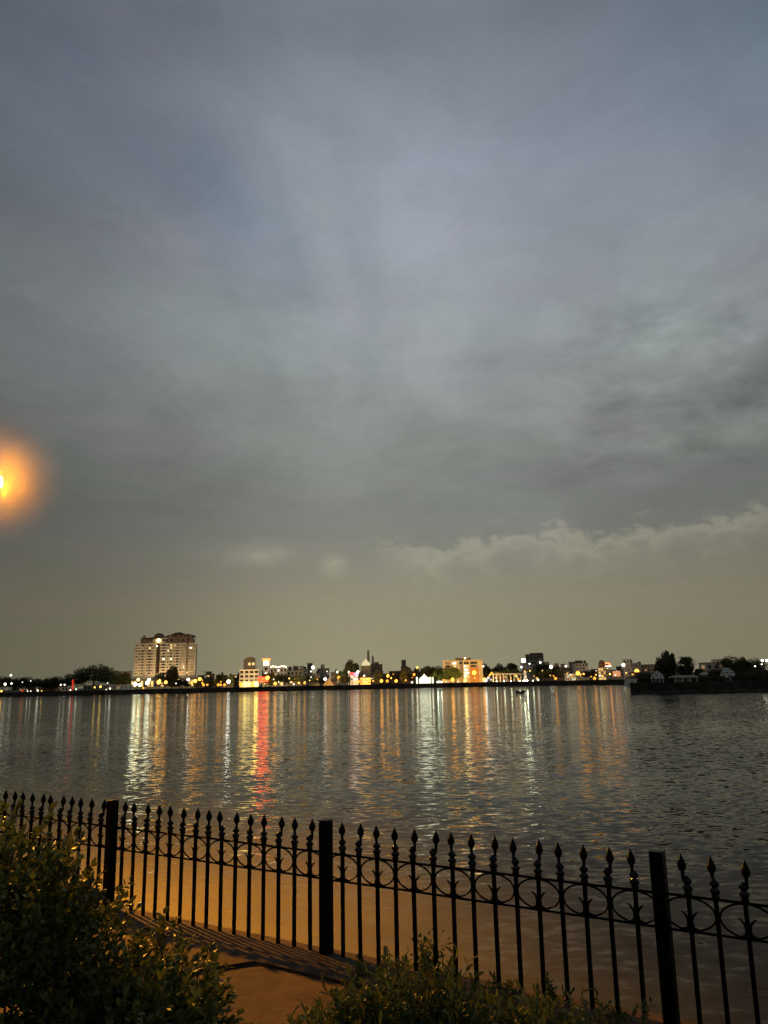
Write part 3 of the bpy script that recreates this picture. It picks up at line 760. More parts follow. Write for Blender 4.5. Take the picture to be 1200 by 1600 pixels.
# --- named buildings, left to right
bldg('low_hall', 'small peach-coloured low hall at left, with a white end bay', 66, 86, 1064, 545, 12, mat('peach_render', (.52, .34, .20), .85, .1, .3), 1, 3, '', 1, cat='building', win=(.3, .3))
bldg('low_hall', 'small white kiosk joined close to the peach-coloured hall', 87, 94, 1063, 543, 10, WHITE, 1, 2, 'D', 2)
rt, W, H = bldg('waterside_pavilion', 'long low waterside hall with a flat brick-coloured roof, left of the tower', 132, 205, 1070, 505, 14, DARKW, 1, 12, 'DD', 3)
bldg('shop_block', 'dark olive building half hidden by trees, left of the apartment tower', 186, 203, 1049, 600, 12, TANW, 3, 3, 'D', 4)
sg = emp('neon_sign', (X(113, 500), 500, BZ)); tag(sg, 'narrow upright red neon sign left of the wide round tree', 'sign')
zz = lambda py, px, D: Z(px, py, D) - BZ
MB().box(-.42, .42, 0, .4, zz(1073, 113, 500) if False else .9, zz(1062, 113, 500)).build('panel', glow('neon_red', (1, .05, .03), .7), sg)
MB().box(-.15, .15, .5, .7, 0, zz(1062, 113, 500)).build('post', METAL, sg)

rt, W, H = bldg('shop_block', 'white three-storey block with a blazing yellow ground floor and dark penthouse', 374, 404, 1046, 540, 14, WHITE, 4, 4, '', 5, roof='pale', skip0=1, win=(.7, .55))
ph = MB().box(-W * .30, W * .30, 2, 11, H + .01, H + (zz(1029, 390, 540) - zz(1046, 390, 540))); p_ = extra(rt, 'penthouse', ph, DARKW)
hh = zz(1029, 390, 540)
extra(rt, 'penthouse_roof', gable(-W * .2, W * .30, hh + .01, hh + 1.2, 2, 11), ROOFM)
for x in (-.06, .14): extra(rt, 'window', MB().box(W * x, W * (x + .13), 1.95, 2.05, hh - 4.4, hh - 2.6), WG['Y'])
for k in range(5):
    extra(rt, 'shopfront', MB().box(-W / 2 + .3 + k * (W - .6) / 5 + .15, -W / 2 + .3 + (k + 1) * (W - .6) / 5 - .15, -2.2, -.3, .5, zz(1065.5, 390, 540)), glow('shopfront_yellow' + str(k % 3), (1, .72, .14 + .05 * (k % 3)), (1.2, 3.2, 2.0)[k % 3]))
extra(rt, 'awning', MB().box(-W / 2 - .8, W / 2 + .8, -2.9, -.2, zz(1065, 390, 540), zz(1064.2, 390, 540)), WHITE)

rt, W, H = bldg('beacon_tower', 'slim pale tower with a lit crown and red glowing ring on top', 411, 420, 1040, 560, 5, WHITE, 4, 1, 'W', 6)
extra(rt, 'lantern', MB().lathe([(1.9, 0), (1.9, 2.6), (1.2, 3.2), (.2, 4.0)], 12, (0, 2.4, H)), glow('lantern_cream', (1, .66, .25), 5))
extra(rt, 'ring_light', MB().lathe([(2.4, 0), (2.7, .5), (2.7, 1.1), (2.4, 1.5)], 16, (0, 2.4, H + 3.3)), glow('ring_red', (1, .09, .02), 9))
sg = emp('neon_sign', (X(411, 515), 515, BZ)); tag(sg, 'wide red neon sign glowing under the beacon tower', 'sign')
MB().box(-3.2, 3.2, 0, .4, 3.4, 6.4).build('panel', glow('neon_wide_red', (1, .035, .01), 7), sg); MB().box(-.2, .2, .5, .8, 0, 6.2).build('post', METAL, sg)

rt, W, H = bldg('terrace_house', 'white house with a row of bright bulbs along its roof terrace', 422, 448, 1043, 590, 12, WHITE, 4, 5, 'WWYY', 7)
for i in range(8): extra(rt, 'terrace_lamp', MB().ball((-W / 2 + (i + .5) * W / 8, .4, H + .6 + .35 * math.sin(i * 1.5)), .42, 1), glow('terrace_bulb', (1, .72, .3), 22))
rt, W, H = bldg('villa', 'cream villa with dark rooftop tanks beside the string-lit terrace', 448, 472, 1047, 600, 12, CREAM, 3, 4, 'D', 8)
extra(rt, 'water_tank', MB().lathe([(1.4, 0), (1.4, 2.2), (.5, 2.7)], 12, (-W * .3, 4, H + .02)), DARKW); extra(rt, 'stair_head', MB().box(-W * .1, W * .25, 3, 8, H + .02, H + 3), DARKW)
rt, W, H = bldg('office_tower', 'narrow dark tower standing behind white floodlights left of the pyramid tent', 480, 488, 1036, 650, 8, DARKW, 6, 2, '', 9)

tp = emp('pyramid_tent', (X(513.5, 500), 500, BZ), .5); tag(tp, 'orange glowing pyramid-shaped tent on the promenade', 'tent')
hw = (X(522, 500) - X(505, 500)) / 2 * .82; hgt = zz(1058.5, 514, 500)
mb = MB().add([(-hw, -hw, .3), (hw, -hw, .3), (hw, hw, .3), (-hw, hw, .3), (.15, .15, hgt)], [(0, 1, 4), (1, 2, 4), (2, 3, 4), (3, 0, 4), (3, 2, 1, 0)]); mb.build('canopy', glow('tent_orange', (1, .45, .10), .62), tp)
for sx in (-1, 1):
    for sy in (-1, 1): MB().tube([(sx * hw * 1.03, sy * hw * 1.03, 0), (0, 0, hgt + .05)], .09, 5).build('edge_pole', METAL, tp)

rt, W, H = bldg('shop_block', 'small white shop front crowded with bright lights and a red sign', 544, 560, 1051, 545, 8, WHITE, 3, 4, 'WWWYYAWY', 10, roof='pale')
extra(rt, 'sign_board', MB().box(-W * .28, W * .02, -.5, -.1, H - 1.8, H + .2), glow('sign_small_red', (1, .05, .04), 3)); extra(rt, 'sign_board', MB().box(W * .1, W * .45, -.5, -.1, H - 1.6, H - .4), glow('sign_violet', (.6, .3, 1), 2))
rt, W, H = bldg('office_block', 'dark stepped office block carrying two tall masts', 570, 598, 1038, 640, 14, mat('brown_block', (.15, .115, .10), .9, .2, .3), 5, 6, 'D', 11)
for p, y in ((576, 1015), (583, 1024)): extra(rt, 'mast', MB().lathe([(.9, 0), (.9, zz(y, p, 640) - H - 2), (.5, zz(y, p, 640) - H)], 8, (X(p, 640) - X(584, 640), 5, H)), GREYW)
extra(rt, 'stair_head', MB().box(W * .05, W * .3, 3, 8, H + .01, H + 1.8), BROWNW)
dm = emp('domed_hall', (X(572, 620), 620, BZ)); tag(dm, 'small dome lit yellow-white beside the twin masts', 'domed building')
h0 = zz(1040, 572, 620); MB().box(-3.8, 3.8, -2, 5, 0, h0).build('wall', TANW, dm)
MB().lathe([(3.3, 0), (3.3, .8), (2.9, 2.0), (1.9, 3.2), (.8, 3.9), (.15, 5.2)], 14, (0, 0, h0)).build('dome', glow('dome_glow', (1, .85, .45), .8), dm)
bldg('kiosk', 'ochre kiosk with three lit bays on the promenade under the twin masts', 563, 579, 1058, 515, 6, CREAM, 1, 4, 'YAY', 12)
bldg('office_tower', 'dark narrow apartment tower with blank side, midway between masts and white tent', 627, 638, 1041, 640, 9, BROWNW, 6, 3, '', 13)
bldg('office_tower', 'small dark rooftop block rising just over the dark narrow apartment tower', 628, 635, 1031, 660, 7, DARKW, 8, 2, '', 14)

# glowing white tent with pointed top and side pylons
wt = emp('event_tent', (X(663, 512), 512, BZ)); tag(wt, 'dazzling white peaked tent, brightest thing on the far promenade', 'tent')
tw = glow('tent_white', (1.0, 1.0, .70), 1.6); hgt = zz(1053, 663, 512)
MB().lathe([(3.3, .2), (3.3, 2.8), (2.9, 3.4), (1.9, 4.4), (1.0, hgt * .8), (.12, hgt)], 12).build('canopy', tw, wt)
for a in (-3.9, -2.4, 2.4, 3.9): MB().lathe([(.18, 0), (.14, 3.6)], 6, (a, -1.6, 0)).build('pole', METAL, wt)
for i, p in enumerate((651.5, 671.5, 676)):
    py_ = emp('light_pylon', (X(p, 510), 510, BZ)); reg(py_, 'slender white lit pylon', p, 'pylon', 'lit pylons beside the white tent')
    MB().box(-.42, .42, -.42, .42, .3, zz(1058, p, 510)).build('panel', glow('pylon_glow', (1, .95, .6), 2.6), py_); MB().box(-.6, .6, -.6, .6, 0, .295).build('base', CONC, py_)

# cream apartment block
Dc = 545
rt = emp('apartment_block', (X(723.5, Dc), Dc, BZ), -.08); tag(rt, 'cream five-storey apartment block with open stairwell and orange-lit end bay', 'building')
W = X(754, Dc) - X(693, Dc); xc = lambda p: (p - 723.5) / 61 * W; zc_ = lambda py: Z(723, py, Dc) - BZ
bl = MB().box(xc(693), xc(717.5), 0, 13, 0, zc_(1032)); bl.box(xc(724), xc(754), 0, 13, 0, zc_(1032)); bl.box(xc(717.5), xc(724), 2.5, 12.5, 0, zc_(1034))
extra(rt, 'wall', bl, mat('cream_block', (.60, .50, .29), .85, .1, .3))
rf = MB().box(xc(693) - .3, xc(718), -.4, 13.3, zc_(1032) + .01, zc_(1031.2)); rf.box(xc(723.6), xc(754) + .3, -.4, 13.3, zc_(1032) + .01, zc_(1031.2)); extra(rt, 'roof', rf, CREAM)
extra(rt, 'stair_head', MB().box(xc(713), xc(737), 3, 10, zc_(1031.1), zc_(1027.6)), BROWNW)
extra(rt, 'roof_lamp', MB().ball((xc(728), 2.6, zc_(1028.5)), .4, 1), glow('terrace_bulb', (1, .72, .3), 22))
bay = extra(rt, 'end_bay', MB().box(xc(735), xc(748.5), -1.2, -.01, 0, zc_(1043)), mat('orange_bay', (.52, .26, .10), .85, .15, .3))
for row, yy in enumerate((1036, 1041, 1046.5, 1052, 1057.5)):
    for p, w in ((700.5, 3.2), (711, 2.6), (720.8, 1.6), (727.5, 1.4), (731.5, 1.6), (741, 4.4)):
        if p == 741 and row > 1: continue
        c_ = {(728 - .5, 1): 'W', (727.5, 2): 'W', (727.5, 3): 'W', (720.8, 3): 'Y', (731.5, 3): 'W', (727.5, 4): 'W', (711, 0): 'W', (711, 1): 'Y', (720.8, 1): 'D', (720.8, 2): 'D', (731.5, 2): 'Y', (731.5, 1): 'Y', (720.8, 4): 'A', (731.5, 4): 'Y', (700.5, 0): 'D'}.get((p, row))
        dep = 2.5 if 717.5 < p < 724 else 0
        w_ = extra(rt, 'window', MB().box(xc(p) - w / 2, xc(p) + w / 2, dep - .05, dep + .1, zc_(yy) - .75, zc_(yy) + .75), WG[c_] if c_ else GLASS)
        MB().box(xc(p) - w / 2 - .1, xc(p) + w / 2 + .1, dep - .35, dep - .052, zc_(yy) - .95, zc_(yy) - .77).build('sill', CREAM, w_)
for p in (693, 706, 717, 724.2, 749.5, 753.6): extra(rt, 'pilaster', MB().box(xc(p), xc(p) + .45, -.14, -.003, 0, zc_(1032.2)), WHITE)
lampo(741, 1050, 'A', 1.1, 11, D=538); lampo(728.5, 1047, 'W', .7, 9, D=540); lampo(727.5, 1056, 'Y', .7, 11, D=538)

# colonnade, statue and garden
cl = emp('colonnade', (X(793, 520), 520, BZ)); tag(cl, 'row of pale garden columns under a beam, lit greenish from below', 'colonnade')
for i in range(9): MB().lathe([(.5, 0), (.38, .5), (.32, 4.4), (.5, 4.8)], 8, (X(771 + i * 5.4, 520) - X(793, 520), 0, 0)).build('column', WHITE, cl)
MB().box(X(769, 520) - X(793, 520), X(817, 520) - X(793, 520), -.5, .5, 4.81, 5.5).build('beam', WHITE, cl)
sta = emp('statue', (X(821, 505), 505, BZ)); tag(sta, 'pale robed statue on a pedestal, floodlit green-white', 'statue')
MB().box(-1.6, 1.6, -1.6, 1.6, 0, .9).box(-1.1, 1.1, -1.1, 1.1, .905, 1.9).build('pedestal', WHITE, sta)
fig = MB().lathe([(1.0, 1.92), (.95, 2.6), (.72, 3.8), (.62, 4.6), (.80, 5.3), (.55, 5.7), (.22, 5.85), (.22, 6.0), (.36, 6.25), (.38, 6.5), (.2, 6.8), (.05, 6.9)], 12)
fig.tube([(-.6, 0, 5.45), (-1.0, -.2, 4.9), (-.7, -.8, 4.4)], [.2, .17, .1], 6); fig.tube([(.6, 0, 5.45), (1.1, -.2, 5.6), (1.3, -.4, 6.4)], [.2, .16, .1], 6)
fig.build('figure', WHITE, sta)
for p in (776, 788, 799, 812, 833): lampo(p, 1065.5, 'G', .30, 16, D=shoreD(p) + 6)
for p in (818.5, 823.5): lampo(p, 1066.3, 'G', .34, 60, D=501)
lampo(684, 1065.8, 'G', .45, 20, D=512); lampo(690, 1066, 'G', .4, 16, D=513)
bldg('shop_block', 'pale two-storey terrace behind the green-lit garden columns', 770, 800, 1050, 560, 10, TANW, 2, 6, 'DD', 15)

# dark tower with a lit side tower
rt, W, H = bldg('office_tower', 'broad dark tower with blank grey front and few lights, behind the garden', 824, 851, 1022, 720, 18, mat('dark_tower', (.095, .10, .085), .8, .15, .2), 7, 5, 'WD', 16)
extra(rt, 'stair_head', MB().box(-W * .25, W * .48, 4, 12, H + .01, H + 1.2), DARKW)
extra(rt, 'annex', MB().box(-W / 2 - 5.2, -W / 2 - .02, 1, 12, 0, H - 3), GREYW)
extra(rt, 'lit_sign', MB().box(-W / 2 - 4.4, -W / 2 - .6, .5, .95, H - 7.0, H - 3.6), glow('sign_cream', (1, 1, .72), 2.2))
extra(rt, 'roof_lamp', MB().ball((W * .3, -.8, H - 7.5), .7, 1), glow('terrace_white', (1, .95, .8), 16)); extra(rt, 'wall_lamp', MB().ball((-W * .32, -.8, H - 8.5), .6, 1), glow('terrace_white', (1, .95, .8), 16))
extra(rt, 'wall_lamp', MB().ball((-W / 2 - 4.4, .2, H - 11), .6, 1), glow('terrace_white', (1, .95, .8), 16))

bldg('shop_block', 'pale green-lit two-storey front with columns, right of the garden', 883, 900, 1053, 520, 8, WHITE, 2, 5, 'GGG', 17, roof='pale')
bldg('office_block', 'grey flat-roofed block on the skyline, left of the yellow-lit house', 891, 901, 1034, 640, 10, GREYW, 5, 3, 'D', 18)
bldg('office_block', 'taller grey block with a roof box, right behind its flat-roofed neighbour', 901, 912, 1032, 650, 10, mat('green_grey', (.19, .20, .17), .9, .2, .3), 5, 3, '', 19)
rt, W, H = bldg('lit_house', 'narrow yellow-lit house of four bright floors with a round dark tank on its roof', 936, 947, 1043, 500, 6, CREAM, 4, 3, 'YYYYWYAY', 20, roof='pale', win=(.72, .5))
extra(rt, 'water_tank', MB().lathe([(1.2, 0), (1.9, .8), (2.1, 2.2), (1.7, 3.6), (.6, 4.4), (.1, 4.6)], 14, (.3, 3, H + .02)), mat('tank_red', (.14, .075, .06), .7, .2, .4))
sg = emp('roof_sign', (X(950.5, 515), 515, BZ)); tag(sg, 'curved orange-red illuminated sign on a frame, right of the round roof tank', 'sign')
MB().tube([(-2.0, 0, zz(1039, 950, 515)), (-1.2, 0, zz(1036.5, 950, 515)), (.6, 0, zz(1036, 950, 515)), (2.0, 0, zz(1038.6, 950, 515))], .42, 6).build('tube_light', glow('sign_red_orange', (1, .12, .03), 6), sg)
MB().box(-2.3, 2.3, -.3, .3, zz(1041.6, 950, 515), zz(1040.2, 950, 515)).build('light_bar', glow('sign_pink_white', (1, .6, .45), 4), sg)
for x in (-2, 2): MB().box(x - .1, x + .1, .32, .5, 0, zz(1040, 950, 515)).build('post', METAL, sg)
sg = emp('billboard', (X(964, 505), 505, BZ)); tag(sg, 'small lit peach billboard on posts, right of the yellow-lit house', 'billboard')
MB().box(-2.3, 2.3, 0, .3, zz(1057, 964, 505), zz(1049, 964, 505)).build('panel', glow('billboard_peach', (1, .42, .17), .75), sg)
MB().box(-2.5, 2.5, -.02, .28, zz(1049, 964, 505) + .01, zz(1048.4, 964, 505)).build('frame', WHITE, sg)
for x in (-1.8, 1.8): MB().box(x - .12, x + .12, .32, .5, 0, zz(1050, 964, 505)).build('post', METAL, sg)
bldg('villa', 'white stepped house with balcony openings behind the headland, left of the orange light', 976, 990, 1030, 560, 10, WHITE, 5, 3, 'D', 21, roof='pale')
bldg('villa', 'lower white house with a roof parapet, just right of the stepped white house', 989, 1003, 1036, 550, 10, mat('dusk_white', (.42, .41, .37), .9, .1, .3), 4, 3, '', 22)
bldg('villa', 'dim tan house partly behind the big dark headland tree', 1003, 1027, 1038, 560, 12, TANW, 4, 5, 'D', 23)
bldg('villa', 'orange-washed wall building behind the white waterside block', 986, 1005, 1050, 440, 8, mat('orange_wall', (.50, .30, .14), .85, .15, .3), 2, 3, 'A', 24)

# --- fill of the town behind: small blocks and trees
rr = random.Random(77)
cols = [('cream', CREAM), ('white', WHITE), ('grey', GREYW), ('tan', TANW), ('brown', BROWNW), ('pink', PINKW), ('dark', DARKW)]
px = 304.0
FILL = []
while px < 1000:
    w = rr.uniform(9, 20)
    if not (690 < px + w / 2 < 756): FILL.append((px, px + w))
    px += w * rr.uniform(.85, 1.35)
for (a, b) in FILL:
    nm, m_ = rr.choice(cols); fl_ = rr.choice((3, 3, 4, 4, 5)); top_ = hy((a + b) / 2) - {3: 13, 4: 17, 5: 22}[fl_] - rr.uniform(-1, 2); Df = rr.uniform(590, 680)
    rt, W, H = bldg('town_house', None, a, b, top_, Df, rr.uniform(8, 14), m_, fl_, max(2, int((b - a) / 4.5)), rr.choice(('', 'D', 'W', 'Y', 'DD', 'YD', 'WA')), int(a), desc=f'{nm} {["","","","three","four","five"][fl_]}-storey town house', group='town houses behind the far bank', turn=rr.uniform(-.3, .3), skip0=1)
    k = rr.random()
    if k < .45: extra(rt, 'stair_head', MB().box(-W * .3, W * rr.uniform(0, .2), 2, 6, H + .01, H + rr.uniform(1.8, 3)), m_)
    if .3 < k < .8: extra(rt, 'water_tank', MB().lathe([(.9, 0), (.9, 1.6), (.3, 2.0)], 10, (W * .3, 3, H + .01)), DARKW)
    if k > .85: extra(rt, 'mast', MB().lathe([(.12, 0), (.05, 7)], 5, (0, 3, H)), METAL)
for a, b, t, m_, nm in ((20, 34, 1066, GREYW, 'grey'), (40, 58, 1068, DARKW, 'dark'), (56, 66, 1064, TANW, 'tan'), (96, 112, 1066, WHITE, 'white'), (1096, 1124, 1035, GREYW, 'grey'), (1060, 1080, 1040, TANW, 'tan'), (1192, 1215, 1052, GREYW, 'grey'), (1116, 1137, 1030, WHITE, 'white')):
    bldg('town_house', None, a, b, t, 580, 9, m_, 2, 3, 'D', int(a), desc=f'low {nm} town house', group='town houses behind the far bank')
# trees in front of and between the houses
TD = [('round', 'round bushy tree'), ('tall', 'tall oval tree'), ('wide', 'broad spreading tree')]
px = 306
while px < 1000:
    k, d_ = rr.choice(TD); up = rr.uniform(9, 21) if k != 'wide' else rr.uniform(9, 16)
    if not any(a - 4 < px < b + 4 for a, b in ((375, 405), (506, 522), (655, 680), (724, 752), (764, 772), (803, 836), (882, 902), (934, 970), (545, 560), (986, 1000))):
        tree(k, px, hy(px) - up, rr.uniform(517, 590), d_)
    px += rr.uniform(5, 12)
tree('wide', 146, 1037, 525, None, label='very broad round-headed tree, widest on the left stretch of the far bank', wscale=1.05)
tree('wide', 120, 1048, 530, None, label='lower left shoulder tree merging into the very broad round-headed tree', wscale=.9)
tree('round', 172, 1050, 522, None, label='smaller round tree at the right side of the very broad tree')
for p, y, k in ((4, 1056, 'wide'), (14, 1058, 'round'), (30, 1058, 'wide'), (44, 1057, 'wide'), (22, 1072, 'round'), (62, 1060, 'round'), (78, 1058, 'wide'), (92, 1056, 'wide'), (104, 1060, 'round'), (184, 1047, 'round'), (196, 1050, 'tall'), (189, 1056, 'wide')):
    tree(k, p, y, 540 if y != 1072 else 492, dict(TD)[k])
tree('tall', 268, 1040, 600, 'tall oval tree'); tree('wide', 258, 1050, 600, 'broad spreading tree')
for p, y, k in ((280, 1058, 'round'), (284, 1060, 'wide'), (272, 1064, 'wide'), (292, 1066, 'round')): tree(k, p, y, 498, dict(TD)[k])
tree('round', 667, 1041, 560, 'round bushy tree'); tree('wide', 684, 1040, 565, 'broad spreading tree')
for p, y, k in ((682, 1047, 'round'), (704, 1040, 'wide'), (712, 1043, 'round'), (690, 1050, 'round')):
    tree(k, p, y, 522, 'floodlit green tree', 'leaf_green', group='floodlit green trees')
tree('tall', 550, 1031, 560, 'tall oval tree'); tree('round', 780, 1036, 640, 'round bushy tree'); tree('round', 801, 1035, 640, 'round bushy tree'); tree('wide', 848, 1035, 640, 'broad spreading tree'); tree('round', 760, 1036, 640, 'round bushy tree')
for p in (774, 784, 793, 808, 815, 828, 836, 849, 858, 873): palm(p, hy(p) - 15 - (p * 13) % 5, 512 + p % 5, 'green-lit garden palm', 'leaf_green')
palm(546, 1033, 545, 'dark palm'); palm(324, 1044, 600, 'dark palm')

# ------------------------------------------------------------------ dark headland on the right
HD = 196.0; HZ = -.35
hp = [(X(983.5, 199), 199), (X(985, 240), 240), (X(990, 335), 335), (X(1290, 335), 335), (X(1290, 183), 183), (X(1180, 188), 188), (X(1110, 187), 187), (X(1040, 192), 192)]
struct(MB().prism([(x, y) for x, y in hp][::-1], WZ - .4, HZ).build('headland_ground', mat('dark_stone', (.035, .030, .024), .95, .4, .5)))
rk = random.Random(8)
par = MB()
for (x0, y0), (x1, y1) in zip([hp[3 + k] for k in (1, 2, 3, 4)] + [hp[0]], [hp[3 + k] for k in (2, 3, 4)] + [hp[0], hp[1]]):
    d = Vector((x1 - x0, y1 - y0, 0)); L_ = d.length; d.normalize(); n_ = Vector((-d.y, d.x, 0)) * -.2
    par.add([(x0, y0, HZ - .1), (x1, y1, HZ - .1), (x1, y1, HZ + 1.0), (x0, y0, HZ + 1.0), (x0 + n_.x, y0 + n_.y, HZ - .1), (x1 + n_.x, y1 + n_.y, HZ - .1), (x1 + n_.x, y1 + n_.y, HZ + 1.0), (x0 + n_.x, y0 + n_.y, HZ + 1.0)],
            [(0, 1, 2, 3), (7, 6, 5, 4), (3, 2, 6, 7), (0, 3, 7, 4), (1, 5, 6, 2)])
tag(par.build('parapet_wall', MATS['dark_stone']), 'low dark parapet wall round the headland edge', 'parapet wall')
def hz2(px, py, D): return Z(px, py, D) - HZ
# rocks at the waterline
for i in range(26):
    p = 990 + i * 9 + rk.uniform(-3, 3); D_ = 183 + (1200 - p) * .05 + rk.uniform(-2, 0)
    bm = MB().ball((0, 0, 0), 1, 2); vs_ = []
    for v in bm.v:
        k = 1 + .28 * math.sin(v[0] * 4 + i) * math.cos(v[1] * 5 + v[2] * 3 + i); vs_.append((v[0] * k, v[1] * k, v[2] * k * .55))
    bm.v = vs_; o = bm.build('boulder', MATS['dark_stone'], loc=(X(p, D_), D_, WZ)); s = rk.uniform(.5, 1.3); o.scale = (s * 1.3, s, s)
    reg(o, 'dark boulder at the waterline', p, 'boulder', 'boulders at the headland edge')
# white waterside block
rt = emp('boat_house', (X(989, 200), 201, HZ)); tag(rt, 'small white flat-roofed block at the tip of the dark headland', 'pavilion')
MB().box(-1.15, 1.15, 0, 2.6, 0, hz2(989, 1060.5, 200) - .22).build('wall', WHITE, rt); MB().box(-1.35, 1.35, -.2, 2.8, hz2(989, 1060.5, 200) - .215, hz2(989, 1060.5, 200)).build('roof', WHITE, rt)
MB().box(-.9, .9, .8, 2.2, hz2(989, 1060.5, 200) + .01, hz2(989, 1059, 200) + .1).build('roof_box', DARKW, rt)
MB().box(-.35, .35, -.05, .1, .2, 1.4).build('door', GREYW, rt)
# shell-roofed kiosks
def shell_kiosk(px0, px1, pt, D, label):
    pc = (px0 + px1) / 2; R_ = (X(px1, D) - X(px0, D)) / 2; H = hz2(pc, pt, D)
    rt = emp('shell_kiosk', (X(pc, D), D, HZ), .35); tag(rt, label, 'pavilion')
    PL = mat('kiosk_plaster', (.50, .48, .43), .85, .15, .8)
    MB().lathe([(R_ * .95, 0), (R_ * .95, .35)], 16, smooth=False).build('plinth', PL, rt)
    for k in range(8):
        a = k * math.pi / 4 + math.pi / 8; MB().lathe([(.13, .351), (.10, .5), (.09, H * .45), (.15, H * .52)], 8, (R_ * .82 * math.cos(a), R_ * .82 * math.sin(a), 0)).build('column', PL, rt)
    for tier, (rs, z0, hh_) in enumerate(((1.02, H * .48, H * .26), (.82, H * .66, H * .22), (.5, H * .82, H * .17))):
        mb = MB(); nA, nR = 64, 7; vs = []
        for sh in (0, -.07):
            for j in range(nR + 1):
                t = j / nR
                for i in range(nA):
                    a = 2 * math.pi * i / nA; arch = abs(math.sin(4 * a + (tier % 2) * math.pi / 2))
                    rr_ = R_ * rs * (t ** .8) * (1 - .05 * arch); z = z0 + hh_ * math.cos(t * math.pi / 2) ** .8 + arch * t * t * H * .11 + sh
                    vs.append((rr_ * math.cos(a), rr_ * math.sin(a), z))
        fs = []; o_ = (nR + 1) * nA
        for j in range(nR):
            for i in range(nA):
                i2 = (i + 1) % nA; fs.append((j * nA + i, (j + 1) * nA + i, (j + 1) * nA + i2, j * nA + i2)); fs.append((o_ + j * nA + i, o_ + j * nA + i2, o_ + (j + 1) * nA + i2, o_ + (j + 1) * nA + i))
        for i in range(nA):
            i2 = (i + 1) % nA; fs.append((nR * nA + i, o_ + nR * nA + i, o_ + nR * nA + i2, nR * nA + i2))
        mb.add(vs, fs, False); mb.build('shell_roof', PL, rt)
    MB().lathe([(.05, H * .97), (.12, H), (.03, H + .3)], 8).build('finial', PL, rt)
shell_kiosk(1016, 1038, 1049, 205, 'scalloped white shell-roofed kiosk left of the tall dark tree on the headland')
shell_kiosk(1125, 1149, 1044, 226, 'scalloped white shell-roofed kiosk between the palm and the dark tree clump')
# flat-roofed pavilion
rt = emp('waterside_pavilion', (X(1069, 198), 198, HZ)); tag(rt, 'white flat-roofed pavilion with wide eaves right of the tall dark tree', 'pavilion')
H = hz2(1069, 1056, 198); MB().box(-2.9, 2.9, -1.4, 2.6, H - .42, H - .1).box(-2.2, 2.2, -1, 2.2, H - .095, H + .12).build('roof', mat('kiosk_plaster', (.5, .48, .43)), rt)
MB().box(-1.5, 1.5, -.3, 2.2, 0, H - .43).build('wall', GREYW, rt)
for x in (-2.6, -.9, .9, 2.6): MB().lathe([(.14, 0), (.12, H - .43)], 8, (x, -1.15, 0)).build('column', MATS['kiosk_plaster'], rt)
MB().box(-.4, .4, -.36, -.2, 0, 1.7).build('door', DARKW, rt)
for p, w, t, nm in ((1101, 12, 1050, 'small white gabled hut between pavilion and second kiosk'), (1062, 9, 1042, 'small pale gabled hut under the palm crown'), (1196, 14, 1060, 'low pale shed at the right edge of the headland')):
    D_ = 240; rt = emp('garden_hut', (X(p, D_), D_, HZ)); tag(rt, nm, 'hut'); hw_ = w / 2 * D_ / F; H = hz2(p, t, D_)
    MB().box(-hw_, hw_, 0, 3, 0, H * .78).build('wall', GREYW, rt); gable(-hw_ - .2, hw_ + .2, H * .78 + .01, H, -.3, 3.3).build('roof', WHITE, rt)
# headland plants and lights
tree('round', 1044, 1015, 212, None, name='tree', label='tall black tree on the headland, highest crown on the right', base=HZ, wscale=.60)
tree('round', 1034, 1025, 214, None, label='lower left crown leaning against the tall black headland tree', base=HZ, wscale=.52)
tree('tall', 1049, 1016, 216, None, label='right-hand crown joined to the tall black headland tree', base=HZ, wscale=.62)
tree('round', 1073, 1024, 239, None, base=HZ, wscale=.72, label='dense round tree behind the bushy headland palm')
palm(1074, 1019, 235, None, base=HZ, label='bushy dark palm on the headland right of the tall tree', thick=1.1)
palm(1066, 1026, 238, None, base=HZ, label='shorter dark palm half behind the bushy headland palm', thick=1.0)
for p, y, k, l in ((1148, 1024, 'wide', 'leftmost high crown of the dark tree clump at the right edge'), (1162, 1025, 'round', 'middle crown of the dark tree clump at the right edge'), (1176, 1028, 'wide', 'right-hand crown of the dark tree clump, above the yellow lamp'), (1190, 1040, 'round', 'lowest crown at the extreme right of the headland')):
    tree(k, p, y, 262, None, label=l, base=HZ, wscale=.8)
rk = random.Random(3)
for i in range(34):
    p = 1000 + i * 6.2 + rk.uniform(-2, 2)
    if 1014 < p < 1038 or 1126 < p < 1149: continue
    up = rk.uniform(4, 12) if i % 2 else rk.uniform(-2, 5)
    tree('wide' if i % 3 else 'round', p, hy(p) - up, rk.uniform(226, 262) if i % 2 else rk.uniform(203, 222), 'dark garden shrub', base=HZ, name='garden_shrub', group='garden shrubs on the headland')
for p, y, c, r_ in ((1039, 1054, 'W', .16), (1006, 1056, 'W', .22), (1177, 1056.5, 'Y', .42), (1180, 1041, 'W', .16), (1191, 1032, 'W', .35), (1198, 1032, 'W', .35), (1190, 1038, 'W', .16), (1034, 1052, 'W', .12)):
    D_ = 232 if p < 1100 else 248; lampo(p, y, c, r_, 13, D=D_, base=HZ)
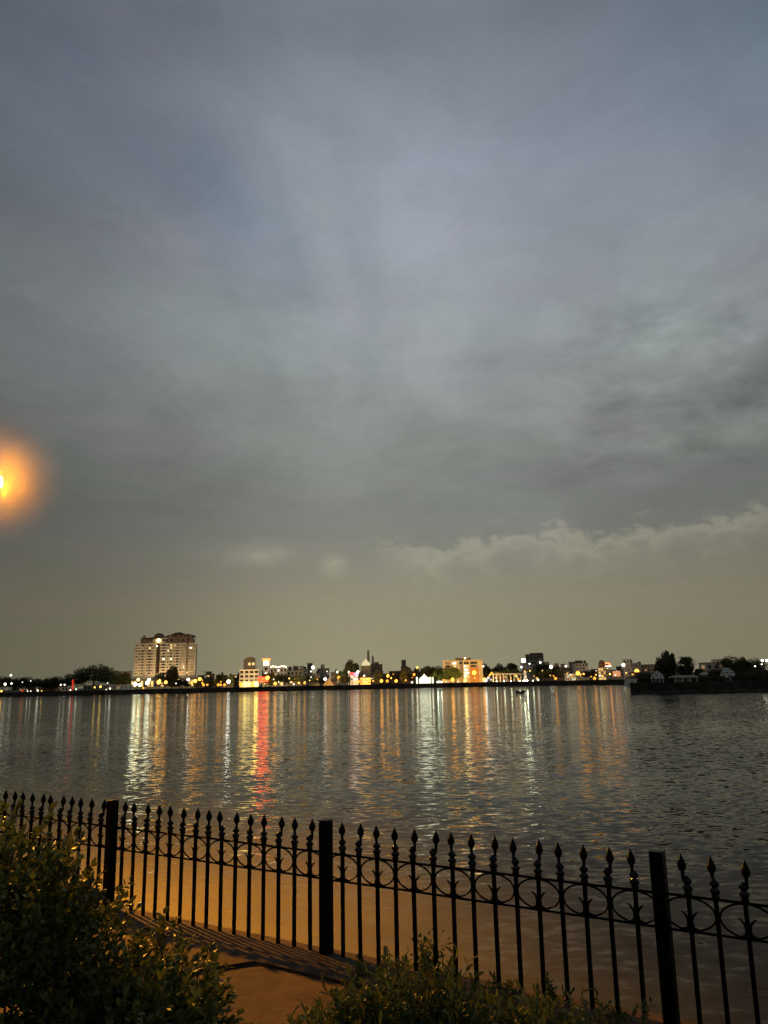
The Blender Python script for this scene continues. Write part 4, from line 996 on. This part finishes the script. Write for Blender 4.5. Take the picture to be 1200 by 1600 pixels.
o = emp('lit_awning', (X(1060, 250), 250, HZ), .4); tag(o, 'small tilted orange-lit awning right of the tall headland tree', 'awning')
MB().add([(-.9, 0, hz2(1060, 1044, 250)), (.2, -.6, hz2(1060, 1046, 250)), (.8, -.6, hz2(1060, 1051, 250)), (-.1, 0, hz2(1060, 1048, 250))], [(0, 1, 2, 3)]).add([(-.9, .1, hz2(1060, 1044, 250)), (.2, -.5, hz2(1060, 1046, 250)), (.8, -.5, hz2(1060, 1051, 250)), (-.1, .1, hz2(1060, 1048, 250))], [(3, 2, 1, 0)]).build('panel', glow('awning_orange', (1, .35, .12), 1.2), o)
MB().box(-.08, .08, .12, .28, 0, hz2(1060, 1046, 250)).build('post', METAL, o)

# ------------------------------------------------------------------ rowing boat out on the lake
D_ = 236; bt = emp('rowing_boat', (X(811.5, D_), D_, WZ), -.5); tag(bt, 'small dark wooden boat with a raised bow floating on the open lake', 'boat')
st2 = []; nS = 12
for j in range(nS + 1):
    t = j / nS; x = -1.35 + 2.7 * t; w = .62 * math.sin(math.pi * min(1, max(0, .04 + t * .92))) ** .7; sheer = .42 + 1.0 * abs(t - .45) ** 2.2 * (2.2 if t < .45 else 1.5)
    for k in range(9):
        a = -math.pi / 2 + math.pi * k / 8; st2.append((x, w * math.sin(a), -.12 + (sheer + .12) * (1 - math.cos(a) ** .8 if math.cos(a) > 0 else 1)))
fs = [(j * 9 + k, (j + 1) * 9 + k, (j + 1) * 9 + k + 1, j * 9 + k + 1) for j in range(nS) for k in range(8)]
hull = MB().add(st2, fs, True).build('hull', mat('boat_wood', (.022, .018, .014), .7, .3, 2), bt); sdm = hull.modifiers.new('s', 'SOLIDIFY'); sdm.thickness = .05
for x in (-.5, .45): MB().box(x - .12, x + .12, -.52, .52, .30, .34).build('thwart', MATS['boat_wood'], bt)
MB().box(-1.2, -.75, -.22, .22, .36, .62).build('bow_locker', MATS['boat_wood'], bt)
MB().tube([(.3, .3, .40), (1.0, 1.2, .45), (1.5, 1.9, .1)], .03, 5).build('oar', MATS['boat_wood'], bt)
#FAR-END
finish_labels()
